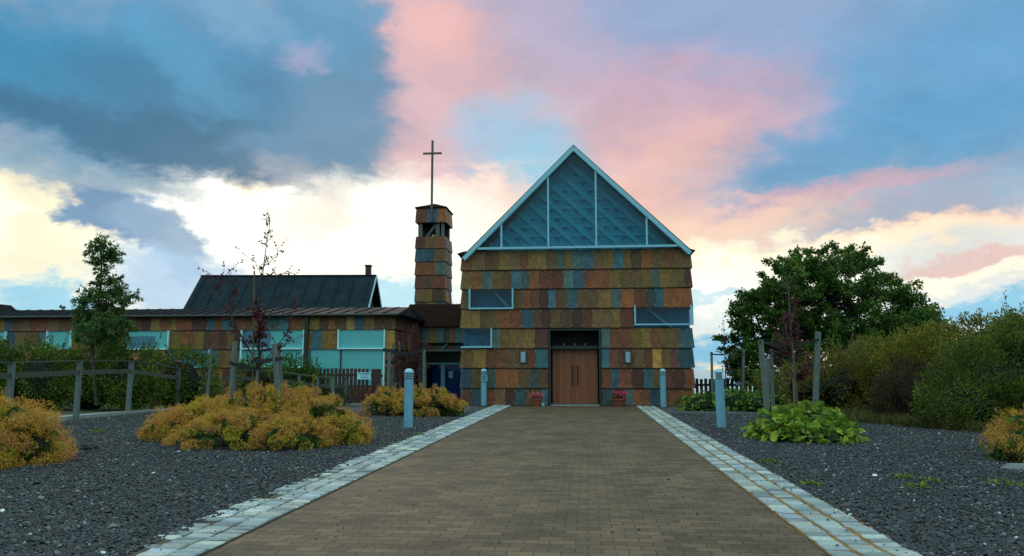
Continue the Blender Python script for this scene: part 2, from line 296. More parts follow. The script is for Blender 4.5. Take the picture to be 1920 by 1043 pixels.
M = dict(
    slate=slate_mat(), gravel=gravel_mat(), pavers=paver_mat(),
    clip=mat('steel_clip', (.42, .40, .33, 1), .4, .2),
    core=mat('dark_backing', (.012, .012, .011, 1), .9),
    frame=mat('pale_blue_metal', (.22, .50, .62, 1), .45, .0, var=.06),
    roofmetal=mat('dark_roof_metal', (.010, .012, .015, 1), .6, .0, var=.5, vscale=2.6, bump=.25, bscale=2.2, spec=.02),
    oldroof=mat('slate_blue_roof_sheet', (.014, .026, .034, 1), .75, .0, spec=.03, var=.45, vscale=1.3),
    rustroof=mat('brown_steel', (.019, .0095, .0075, 1), .85, .0, spec=.03, var=.3, vscale=2),
    steel=mat('dark_green_steel', (.025, .038, .036, 1), .5, .4, var=.2),
    black=mat('black', (.008, .009, .010, 1), .7),
    glass=glass_mat('window_glass', (.78, .89, .94, 1), .025),
    gableglass=glass_mat('gable_glass', (.75, .93, .97, 1), .018),
    doorglass=glass_mat('door_glass', (.35, .55, .70, 1), .02),
    room=mat('room_wall', (.035, .14, .22, 1), .9, var=.15, vscale=1.5),
    beam=mat('room_beam', (.10, .20, .22, 1), .8),
    lattdark=mat('lattice_gap', (.008, .085, .15, 1), .9), lattback=mat('lattice_back', (.018, .19, .27, 1), .8, var=.15, vscale=2),
    lattbar=mat('lattice_bar', (.030, .25, .31, 1), .7, var=.15, vscale=3),
    paleframe=mat('pale_window_metal', (.50, .80, .86, 1), .45), blind=mat('turquoise_blind', (.095, .43, .44, 1), .5, var=.07, vscale=1.2, coat=.15),  # turquoise: sky reflection in the wing windows put into the panel colour
    blind2=mat('blue_blind', (.05, .17, .24, 1), .6, var=.1),  # flat darker blue for window panels
    wood=mat('door_oak', attr=True, rough=.55, var=.38, vscale=3.0, stretch=(9, 9, .5), bump=.15, bscale=30),
    greywood=mat('weathered_wood', (.095, .125, .115, 1), .85, var=.35, vscale=7, stretch=(4, 4, .6), bump=.3, bscale=50),
    fencewood=mat('weathered_fence_wood', (.060, .068, .050, 1), .85, var=.4, vscale=6, stretch=(3, 3, 1), bump=.3, bscale=40),
    strap=mat('black_strap', (.010, .013, .014, 1), .8),
    maroon=mat('maroon_boards', (.050, .018, .018, 1), .8, var=.3, vscale=6),
    bollard=mat('blue_grey_bollard', (.135, .34, .45, 1), .6, .1, var=.2, vscale=9, bump=.05, bscale=120),
    bollardcap=mat('blue_grey_cap', (.26, .50, .62, 1), .4, .1),
    lamp=mat('brushed_steel', (.38, .52, .60, 1), .28, .8),
    sett=mat('granite', attr=True, rough=.75, var=.22, vscale=22, bump=.4, bscale=60),
    jointl=mat('dark_joint', (.050, .048, .030, 1), .95, var=.6, vscale=5), joint=mat('mossy_joint', (.20, .105, .018, 1), .95, var=.6, vscale=5, bump=.6),
    stone=mat('gravel_stone', attr=True, rough=.7, spec=.5),
    leaf=mat('leaf', attr=True, rough=.6, spec=.25, trans=.28),
    floret=mat('dry_floret', attr=True, rough=.9, spec=.1, trans=.3),
    bark=mat('bark', attr=True, rough=.9, var=.3, vscale=10),
    brick=mat('chimney_brick', (.06, .035, .028, 1), .85, var=.3), terracotta=mat('terracotta', (.22, .055, .028, 1), .8, var=.2),
    soil=mat('soil', (.02, .014, .01, 1), .95),
    concrete=mat('concrete', (.22, .25, .24, 1), .85, var=.25, vscale=4),
    grass=mat('grass_ground', (.040, .048, .014, 1), .95, var=.5, vscale=2.2, bump=.5, bscale=20),
    sea=mat('sea_water', (.05, .09, .11, 1), .12, 0, bump=.05, bscale=.4),
    sign=mat('sign_white', (.36, .74, .86, 1), .5),
    ink=mat('sign_ink', (.01, .03, .06, 1), .6),
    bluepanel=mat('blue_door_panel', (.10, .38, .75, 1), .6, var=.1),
    paper=mat('paper', (.35, .55, .65, 1), .7),
    brass=mat('bell_bronze', (.7, .5, .25, 1), .3, .8),
)

# ------------------------------------------------------------------ mesh helpers
def link(o, parent=None):
    COL.objects.link(o)
    if parent is not None: o.parent = parent
    return o

class MB:
    """collects shapes, then links them as ONE mesh object"""
    def __init__(s): s.v = []; s.f = []; s.c = []; s.m = []
    def add(s, vs, fs, col=(1, 1, 1, 1), mi=0):
        b = len(s.v); s.v += [tuple(v) for v in vs]
        for f in fs: s.f.append(tuple(b + i for i in f)); s.c.append(col); s.m.append(mi)
    def box(s, x0, x1, y0, y1, z0, z1, col=(1, 1, 1, 1), mi=0):
        s.add([(x0, y0, z0), (x1, y0, z0), (x1, y1, z0), (x0, y1, z0), (x0, y0, z1), (x1, y0, z1), (x1, y1, z1), (x0, y1, z1)],
              [(0, 3, 2, 1), (4, 5, 6, 7), (0, 1, 5, 4), (1, 2, 6, 5), (2, 3, 7, 6), (3, 0, 4, 7)], col, mi)
    def hexa(s, a, b, col=(1, 1, 1, 1), mi=0):       # two quads (4 points each) joined
        s.add(list(a) + list(b), [(3, 2, 1, 0), (4, 5, 6, 7), (0, 1, 5, 4), (1, 2, 6, 5), (2, 3, 7, 6), (3, 0, 4, 7)], col, mi)
    def bar(s, p, q, w, h, up=(0, 0, 1), col=(1, 1, 1, 1), mi=0):
        p = Vector(p); q = Vector(q); d = (q - p).normalized(); r = d.cross(Vector(up))
        if r.length < 1e-4: r = d.cross(Vector((0, 1, 0)))
        r.normalize(); u = r.cross(d)
        A = [p - r * w / 2 - u * h / 2, p + r * w / 2 - u * h / 2, p + r * w / 2 + u * h / 2, p - r * w / 2 + u * h / 2]
        B = [v + (q - p) for v in A]; s.hexa(A, B, col, mi)
    def prism(s, poly, d, col=(1, 1, 1, 1), mi=0):    # polygon (3-D points) pushed by d
        n = len(poly); d = Vector(d); P = [Vector(p) for p in poly]
        s.add(P + [p + d for p in P], [tuple(range(n))[::-1], tuple(range(n, 2 * n))] + [(i, (i + 1) % n, n + (i + 1) % n, n + i) for i in range(n)], col, mi)
    def tube(s, pts, rad, n=8, col=(1, 1, 1, 1), mi=0, cap=True):
        pts = [Vector(p) for p in pts]; rad = rad if hasattr(rad, '__len__') else [rad] * len(pts)
        b = len(s.v); k = len(pts)
        for i, p in enumerate(pts):
            d = (pts[min(i + 1, k - 1)] - pts[max(i - 1, 0)]).normalized()
            r = d.cross(Vector((0, 1, .01)));
            if r.length < .05: r = d.cross(Vector((1, 0, 0)))
            r.normalize(); u = r.cross(d)
            for j in range(n):
                a = 2 * PI * j / n; s.v.append(tuple(p + (r * math.cos(a) + u * math.sin(a)) * rad[i]))
        for i in range(k - 1):
            for j in range(n):
                s.f.append((b + i * n + j, b + i * n + (j + 1) % n, b + (i + 1) * n + (j + 1) % n, b + (i + 1) * n + j)); s.c.append(col); s.m.append(mi)
        if cap:
            s.f.append(tuple(b + j for j in range(n))[::-1]); s.f.append(tuple(b + (k - 1) * n + j for j in range(n))); s.c += [col, col]; s.m += [mi, mi]
    def lathe(s, prof, c=(0, 0, 0), n=24, col=(1, 1, 1, 1), mi=0):
        b = len(s.v); k = len(prof)
        for r, z in prof:
            for j in range(n):
                a = 2 * PI * j / n; s.v.append((c[0] + r * math.cos(a), c[1] + r * math.sin(a), c[2] + z))
        for i in range(k - 1):
            for j in range(n):
                s.f.append((b + i * n + j, b + i * n + (j + 1) % n, b + (i + 1) * n + (j + 1) % n, b + (i + 1) * n + j)); s.c.append(col); s.m.append(mi)
    def build(s, name, mats, parent=None, smooth=False, rnd=False, off=None):
        me = bpy.data.meshes.new(name)
        vs = s.v
        if off is not None: vs = [(x - off[0], y - off[1], z - off[2]) for x, y, z in vs]
        me.from_pydata(vs, [], s.f)
        if not isinstance(mats, (list, tuple)): mats = [mats]
        for m in mats: me.materials.append(m)
        me.polygons.foreach_set('material_index', s.m)
        tot = np.array([len(f) for f in s.f])
        a = me.color_attributes.new('Col', 'FLOAT_COLOR', 'CORNER')
        a.data.foreach_set('color', np.repeat(np.array(s.c, dtype=np.float32), tot, axis=0).ravel())
        if rnd:
            a = me.color_attributes.new('Rnd', 'FLOAT_COLOR', 'CORNER')
            rr = np.random.RandomState(5).rand(len(s.f) // 6 + 8, 4).astype(np.float32)
            a.data.foreach_set('color', np.repeat(rr[np.arange(len(s.f)) // 6], tot, axis=0).ravel())
        if smooth: me.polygons.foreach_set('use_smooth', [True] * len(s.f))
        me.update()
        o = bpy.data.objects.new(name, me)
        if off is not None: o.location = off
        return link(o, parent)

def tag(o, label=None, cat=None, group=None, kind=None):
    if label: o['label'] = label
    if cat: o['category'] = cat
    if group: o['group'] = group
    if kind: o['kind'] = kind
    return o
def thing(name, label, cat, group=None):
    o = bpy.data.objects.new(name, None); o.empty_display_size = .3
    return tag(link(o), label, cat, group)

def tri_mesh(name, V, T, C, mats, parent=None, mi=None, smooth=False):
    """V (n,3), T (m,3), C (m,4) -> one mesh"""
    me = bpy.data.meshes.new(name); m = len(T)
    me.vertices.add(len(V)); me.vertices.foreach_set('co', np.asarray(V, dtype=np.float32).ravel())
    me.loops.add(3 * m); me.loops.foreach_set('vertex_index', np.asarray(T, dtype=np.int32).ravel())
    me.polygons.add(m); me.polygons.foreach_set('loop_start', np.arange(0, 3 * m, 3, dtype=np.int32))
    me.polygons.foreach_set('loop_total', np.full(m, 3, dtype=np.int32))
    if not isinstance(mats, (list, tuple)): mats = [mats]
    for x in mats: me.materials.append(x)
    if mi is not None: me.polygons.foreach_set('material_index', np.asarray(mi, dtype=np.int32))
    me.update(calc_edges=True)
    a = me.color_attributes.new('Col', 'FLOAT_COLOR', 'CORNER')
    a.data.foreach_set('color', np.repeat(np.asarray(C, dtype=np.float32), 3, axis=0).ravel())
    me.polygons.foreach_set('use_smooth', [smooth] * m)
    me.validate(); me.update()
    return link(bpy.data.objects.new(name, me), parent)

# leaf templates: (verts, tris); the leaf points along +y, its face along +z
T_DIAMOND = (np.array([(0, 0, 0), (.34, .45, .06), (0, 1, -.05), (-.34, .45, .06)]), np.array([(0, 1, 2), (0, 2, 3)]))
T_LONG = (np.array([(0, 0, 0), (.17, .4, .05), (0, 1, -.12), (-.17, .4, .05)]), np.array([(0, 1, 2), (0, 2, 3)]))
T_TRI = (np.array([(-.4, -.3, 0), (.45, -.2, .1), (0, .55, -.1)]), np.array([(0, 1, 2)]))
T_BLADE = (np.array([(-.035, 0, 0), (.035, 0, 0), (.02, .6, .08), (0, 1, .3)]), np.array([(0, 1, 2), (0, 2, 3)]))
def _lobed():
    v = [(0, .1, -.1)]; k = 14
    for i in range(k + 1):
        a = math.radians(-150 + 300 * i / k); r = (.5 if i % 2 else .38) * (1 + .05 * math.cos(a))
        v.append((math.sin(a) * r, .1 + math.cos(a) * r, .05 + (.05 if i % 2 else 0)))
    return np.array(v), np.array([(0, i + 2, i + 1) for i in range(k)])
T_LOBED = _lobed()

class Leaves:
    def __init__(s, seed=0): s.V = []; s.T = []; s.C = []; s.M = []; s.n = 0; s.r = np.random.RandomState(seed)
    def add(s, tmpl, pts, dirs, size, cols, face=None, mi=0):
        """pts (N,3); dirs (N,3) leaf direction; face: preferred face normal; size (N,)"""
        N = len(pts)
        if N == 0: return
        tv, tt = tmpl
        d = dirs / (np.linalg.norm(dirs, axis=1, keepdims=True) + 1e-9)
        z = s.r.normal(size=(N, 3)) if face is None else face + s.r.normal(size=(N, 3)) * .35
        x = np.cross(d, z); x /= (np.linalg.norm(x, axis=1, keepdims=True) + 1e-9); z = np.cross(x, d)
        k = len(tv); sz = np.asarray(size).reshape(-1, 1, 1)
        W = (x[:, None, :] * tv[None, :, 0:1] + d[:, None, :] * tv[None, :, 1:2] + z[:, None, :] * tv[None, :, 2:3]) * sz + pts[:, None, :]
        s.V.append(W.reshape(-1, 3))
        s.T.append((tt[None] + (np.arange(N) * k)[:, None, None]).reshape(-1, 3) + s.n)
        s.C.append(np.repeat(cols, len(tt), axis=0)); s.M.append(np.full(N * len(tt), mi)); s.n += N * k
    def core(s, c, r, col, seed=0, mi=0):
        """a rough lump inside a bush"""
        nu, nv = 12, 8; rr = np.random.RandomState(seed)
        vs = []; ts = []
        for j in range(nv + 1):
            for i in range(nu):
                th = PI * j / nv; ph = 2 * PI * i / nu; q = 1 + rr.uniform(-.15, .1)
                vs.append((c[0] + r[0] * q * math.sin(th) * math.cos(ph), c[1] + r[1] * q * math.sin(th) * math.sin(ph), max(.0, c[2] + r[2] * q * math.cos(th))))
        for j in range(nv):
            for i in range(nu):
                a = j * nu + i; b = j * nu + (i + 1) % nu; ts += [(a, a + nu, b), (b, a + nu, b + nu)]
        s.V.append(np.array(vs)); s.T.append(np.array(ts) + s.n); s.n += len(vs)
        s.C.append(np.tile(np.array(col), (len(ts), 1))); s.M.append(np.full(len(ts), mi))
    def build(s, name, mats, parent=None):
        return tri_mesh(name, np.concatenate(s.V), np.concatenate(s.T), np.concatenate(s.C), mats, parent, np.concatenate(s.M))

def pal(r, N, cols, w=None, jit=.25):
    cols = np.array([c[:3] for c in cols]); i = r.choice(len(cols), N, p=w)
    c = cols[i] * (1 + r.uniform(-jit, jit, (N, 1))) * (1 + r.uniform(-.08, .08, (N, 3)))
    return np.concatenate([np.clip(c, 0, 1), np.ones((N, 1))], 1)
def sph(r, N):
    v = r.normal(size=(N, 3)); return v / np.linalg.norm(v, axis=1, keepdims=True)

# ------------------------------------------------------------------ ground, path, sea
def ground_height(x, y):
    if y < 36 or (x < 3 and y < 75): return 0.0
    y0 = 36 if x >= 3 else 75
    return -20 * (1 - math.exp(-((y - y0) / 30.0) ** 1.0))
def build_ground():
    xs = [-1500, -400, -120, -60, -30, -15, -6, 0, 3, 3.3, 6, 12, 20, 40, 80, 200, 600, 1500]
    ys = [-400, -60, -10, 0, 10, 20, 30, 36, 37, 38.5, 41, 45, 52, 62, 75, 80, 90, 110, 150, 230, 400]
    mb = MB()
    vs = [(x, y, ground_height(x, y) - .012) for y in ys for x in xs]; n = len(xs)
    mb.add(vs, [(j * n + i, j * n + i + 1, (j + 1) * n + i + 1, (j + 1) * n + i) for j in range(len(ys) - 1) for i in range(n - 1)])
    tag(mb.build('ground', M['grass']), kind='structure')
    mb = MB(); mb.add([(-9000, 40, -15), (9000, 40, -15), (9000, 12000, -15), (-9000, 12000, -15)], [(0, 1, 2, 3)])
    tag(mb.build('sea', M['sea']), kind='structure')
build_ground()
PXL, PXR, YF = -3.02, 1.86, 30.95      # paved path edges
LEFT_EDGE = [(-15.2, -3), (-14.5, 12), (-14.3, 18.5), (-14.5, 21.3), (-14.7, 25), (-14.2, 28), (-11, 29.6), (-8.7, 30.95)]
RIGHT_EDGE = [(9.5, -3), (7.9, 11.5), (8.8, 14.5), (9.2, 18.5), (7.0, 23.0), (6.4, 26), (6.6, 31)]
def build_beds():
    mb = MB(); mb.add([(PXL, -3, 0.0), (PXR, -3, 0.0), (PXR, YF, 0.0), (PXL, YF, 0.0)], [(0, 1, 2, 3)])
    o = mb.build('path', M['pavers']); tag(o, 'path of brown concrete pavers leading to the church doors', kind='structure')
    mb = MB(); b = .72
    mb.add([(x, y, 0.004) for x, y in LEFT_EDGE] + [(PXL - b, 30.95, .004), (PXL - b, -3, .004)], [tuple(range(len(LEFT_EDGE) + 2))[::-1]])
    mb.add([(PXR + b, -3, .004)] + [(x, y, 0.004) for x, y in RIGHT_EDGE] + [(PXR + b, 31, .004)], [tuple(range(len(RIGHT_EDGE) + 2))])
    mb.add([(PXL - b, 30.1, .008), (-5.0, 30.1, .008), (-5.0, 30.9, .008), (PXL - b, 30.9, .008)], [(0, 1, 2, 3)])
    tag(mb.build('gravel_bed', M['gravel']), 'dark grey gravel bed either side of the path', kind='structure')
    for side, x0 in ((-1, PXL), (1, PXR)):
        mb = MB(); x1 = x0 + side * b
        a, c = min(x0, x1), max(x0, x1)
        mb.box(a, c, -3, YF, -.1, .012)
        R = random.Random(4 + side)
        greys = [lin(158, 172, 168), lin(140, 156, 158), lin(172, 180, 172), lin(150, 164, 172), lin(128, 144, 146)]
        for row in range(3):
            w = .212 if side < 0 else .190; xa = x0 + side * (.012 + row * .238); y = -2.9 + R.random() * .1
            while y < YF - .1:
                l = R.uniform(.125, .185)
                if side < 0 and row == 2 and R.random() < (.3 if y < 8 else .2 if y < 12 else .06): y += l; continue
                j = lambda: R.uniform(-.012, .012)
                xs = sorted((xa, xa + side * w)); t = R.uniform(.018, .034); q = .016
                kk = R.uniform(.5, 1.12); g = tuple(min(1, v * kk) for v in R.choice(greys)[:3]) + (1,)
                A = [(xs[0] + j(), y + j(), .0), (xs[1] + j(), y + j(), .0), (xs[1] + j(), y + l - .026 + j(), .0), (xs[0] + j(), y + l - .026 + j(), .0)]
                cx, cy = (xs[0] + xs[1]) / 2, y + l / 2
                B = [(p[0] + (q if p[0] < cx else -q), p[1] + (q if p[1] < cy else -q), t + j() * .4) for p in A]
                B0 = [(p[0], p[1], t * .62) for p in A]
                mb.hexa(A, B0, g, 1); n = len(mb.v); mb.v += B
                for k in range(4):
                    mb.f.append((n - 4 + k, n - 4 + (k + 1) % 4, n + (k + 1) % 4, n + k)); mb.c.append(g); mb.m.append(1)
                mb.f.append((n, n + 1, n + 2, n + 3)); mb.c.append(g); mb.m.append(1)
                y += l
        tag(mb.build('sett_border', [M['joint' if side > 0 else 'jointl'], M['sett']]), ('left' if side < 0 else 'right') + ' border of pale granite setts along the path', kind='structure')
build_beds()

def build_gravel_stones():
    r = np.random.RandomState(3)
    pts = []
    def inside(poly, P):
        x, y = P[:, 0], P[:, 1]; res = np.zeros(len(P), bool); n = len(poly)
        for i in range(n):
            (x1, y1), (x2, y2) = poly[i], poly[(i + 1) % n]
            if y1 == y2: continue
            c = ((y1 > y) != (y2 > y)) & (x < (x2 - x1) * (y - y1) / (y2 - y1) + x1); res ^= c
        return res
    LP = LEFT_EDGE + [(PXL - .66, 30.9), (PXL - .64, 13), (PXL - .57, 8), (PXL - .53, -3)]; RP = [(PXR + .68, -3)] + RIGHT_EDGE + [(PXR + .68, 31)]
    N = 360000
    yy = 5.0 + 21 * r.rand(N) ** 1.5; half = .78 * yy + 1
    xx = (r.rand(N) * 2 - 1) * half - .08 * yy
    P = np.stack([xx, yy], 1)
    ok = inside(LP, P) | inside(RP, P)
    ok &= (np.abs(P[:, 0] + .098 * P[:, 1]) < .70 * P[:, 1] + .3)
    P = P[ok]
    # strays on the setts
    q = r.rand(420); S = np.stack([np.where(r.rand(420) < .6, PXL - .72 * r.rand(420) ** .5, PXR + .72 * r.rand(420) ** .5), 5.2 + 14 * q], 1)
    S2 = np.stack([r.uniform(PXL, PXR, 130), 5.2 + 14 * r.rand(130) ** 1.3], 1)
    P = np.concatenate([P, S, S2]); n = len(P); ns = 550
    size = np.exp(r.normal(math.log(.0135), .34, n)); size[-ns:] *= .7
    base = np.array([(1, 0, 0), (-1, 0, 0), (0, 1, 0), (0, -1, 0), (0, 0, 1), (0, 0, -1), (.6, .6, .55), (-.6, -.55, .5)])
    tri = np.array([(0, 6, 4), (6, 2, 4), (2, 1, 4), (1, 7, 4), (7, 3, 4), (3, 0, 4), (0, 2, 6), (1, 3, 7), (0, 5, 2), (2, 5, 1), (1, 5, 3), (3, 5, 0)])
    W = base[None] * size[:, None, None] * r.uniform(.65, 1.25, (n, 8, 1)) * np.array([1.15, 1, .72])
    a = r.rand(n) * 6.28; ca, sa = np.cos(a)[:, None], np.sin(a)[:, None]
    X = W[:, :, 0] * ca - W[:, :, 1] * sa; Y = W[:, :, 0] * sa + W[:, :, 1] * ca
    tl = r.normal(0, .5, n)[:, None]; Z = W[:, :, 2] * np.cos(tl) + X * np.sin(tl) * .6
    zz = .006 + size * .45 * r.rand(n) + .012 * r.rand(n); zz[-ns:] = .036; zz[-130:] = .004; size[-130:] *= .6
    V = np.stack([X + P[:, 0:1], Y + P[:, 1:2], Z + zz[:, None]], 2).reshape(-1, 3)
    T = (tri[None] + (np.arange(n) * 8)[:, None, None]).reshape(-1, 3)
    c = pal(r, n, [(.012, .019, .023), (.024, .034, .038), (.046, .056, .058), (.009, .012, .017), (.034, .030, .030), (.13, .15, .15), (.55, .58, .55)], [.30, .275, .18, .12, .0755, .047, .0025], .3)
    o = tri_mesh('gravel_stones', V, T, np.repeat(c, len(tri), 0), M['stone'])
    tag(o, 'loose dark grey crushed stones covering the beds', 'gravel', kind='stuff')
build_gravel_stones()

# ------------------------------------------------------------------ slate cladding
RUST = lin(138, 82, 40); RUST2 = lin(118, 66, 38); OLIVE = lin(120, 92, 40); BROWN = lin(108, 80, 48); TEAL = lin(62, 98, 110); TEALG = lin(72, 94, 90); REDB = lin(98, 58, 46); GOLD = lin(158, 124, 56)
SL = [RUST, RUST2, OLIVE, BROWN, TEAL, TEALG, REDB, GOLD]
def slab_col(R, teal=.2, gold=.02):
    teal *= .85
    q = R.random()
    if q < teal: c = TEAL if R.random() < .6 else TEALG
    elif q < teal + gold: c = GOLD
    else: c = R.choice([RUST, RUST2, OLIVE, OLIVE, BROWN, BROWN, REDB])
    k = R.uniform(.44, 1.08)
    return tuple(min(1, v * k * R.uniform(.94, 1.06)) for v in c[:3]) + (1,)
def clad(mb, org, u, n, L, courses, holes=(), R=None, teal=.2, tilt=.085, ends=(True, True), wmin=.28, wmax=.52, gold=.02, clips=True):
    org = Vector(org); u = Vector(u); n = Vector(n); up = Vector((0, 0, 1))
    for (z0, z1) in courses:
        segs = [(0.0, L)]
        for (h0, h1, a, b) in holes:
            if min(b, z1) - max(a, z0) > .25 * (z1 - z0):
                ns = []
                for s0, s1 in segs:
                    if h1 <= s0 or h0 >= s1: ns.append((s0, s1)); continue
                    if h0 > s0 + .02: ns.append((s0, h0))
                    if h1 < s1 - .02: ns.append((h1, s1))
                segs = ns
        for s0, s1 in segs:
            x = s0; base = None
            while x < s1 - 1e-3:
                w = R.uniform(wmin, wmax)
                if s1 - (x + w) < wmin * .8: w = s1 - x
                e = min(x + w, s1); g = .004
                if base is None or R.random() < .93: base = slab_col(R, teal, gold)
                c = base
                b0, t0 = tilt + R.uniform(-.006, .006), .02; th = .022
                ul0 = x - (b0 if (x < 1e-3 and ends[0]) else 0); ur0 = e + (b0 if (e > L - 1e-3 and ends[1]) else 0)
                ul1 = x - (t0 if (x < 1e-3 and ends[0]) else 0); ur1 = e + (t0 if (e > L - 1e-3 and ends[1]) else 0)
                P = lambda uu, zz, oo: tuple(org + u * uu + up * zz + n * oo)
                zt = z1 - .024; A = [P(ul0 + g, z0, b0 - th), P(ur0 - g, z0, b0 - th), P(ur1 - g, zt, t0 - th), P(ul1 + g, zt, t0 - th)]  # slit left open at the top shows dark backing in place of contact shadow
                B = [P(ul0 + g, z0, b0), P(ur0 - g, z0, b0), P(ur1 - g, zt, t0), P(ul1 + g, zt, t0)]
                mb.hexa(B, A, c, 0)
                if clips:
                    hh = z1 - z0
                    for zz in (z0 + .075, z1 - .13):
                        o_ = b0 + (t0 - b0) * (zz - z0) / hh
                        for uu in ([x, e] if e > s1 - 1e-3 else [x]):
                            uu = min(max(uu, s0 + .03), s1 - .03)
                            A = [P(uu - .009, zz, o_ - .004), P(uu + .009, zz, o_ - .004), P(uu + .009, zz + .05, o_ - .008), P(uu - .009, zz + .05, o_ - .008)]
                            B = [P(uu - .009, zz, o_ + .010), P(uu + .009, zz, o_ + .010), P(uu + .009, zz + .05, o_ + .006), P(uu - .009, zz + .05, o_ + .006)]
                            mb.hexa(B, A, (1, 1, 1, 1), 1)
                x = e
def frame_rect(x0, x1, y, z0, z1, w, d, sides='lrtb'):
    mb = MB()
    if 'l' in sides: mb.box(x0, x0 + w, y, y + d, z0, z1)
    if 'r' in sides: mb.box(x1 - w, x1, y, y + d, z0, z1)
    xa = x0 + (w if 'l' in sides else 0); xb = x1 - (w if 'r' in sides else 0)
    if 'b' in sides: mb.box(xa, xb, y + .002, y + d, z0, z0 + w)
    if 't' in sides: mb.box(xa, xb, y + .002, y + d, z1 - w, z1)
    return mb
def window(parent, x0, x1, z0, z1, Y, frame_sides='lrb', glass='glass', kind='room', beam=None, mull=(), label=None, w=.058):
    """pane a little behind the frame; a shallow room or a blind behind the pane"""
    win = frame_rect(x0, x1, Y - .13, z0, z1, w, .16, frame_sides).build('window', M['paleframe' if kind == 'blind' else 'frame'], parent)
    if label: win['label'] = label
    if kind in ('blind', 'blind2'):
        mb = MB(); mb.box(x0 + .02, x1 - .02, Y + .0, Y + .02, z0 + .02, z1); mb.build('blind', M[kind], win)  # flat panel; the turquoise one has the reflected sky as its colour
    else:
        mb = MB(); mb.box(x0 + .02, x1 - .02, Y + .0, Y + .008, z0 + .02, z1); mb.build('pane', M[glass], win)
        mb = MB(); mb.box(x0, x1, Y + .6, Y + .62, z0 - .1, z1 + .1); mb.build('inner_wall', M['room'], win)
        if beam:
            mb = MB(); mb.bar((beam[0], Y + .35, beam[1]), (beam[2], Y + .35, beam[3]), .1, .22, (0, 1, 0)); mb.build('beam', M['beam'], win)
    for xm in mull:
        mb = MB(); mb.box(xm - .02, xm + .02, Y - .06, Y - .001, z0 + .02, z1); mb.build('mullion', M['core'], win)
    return win

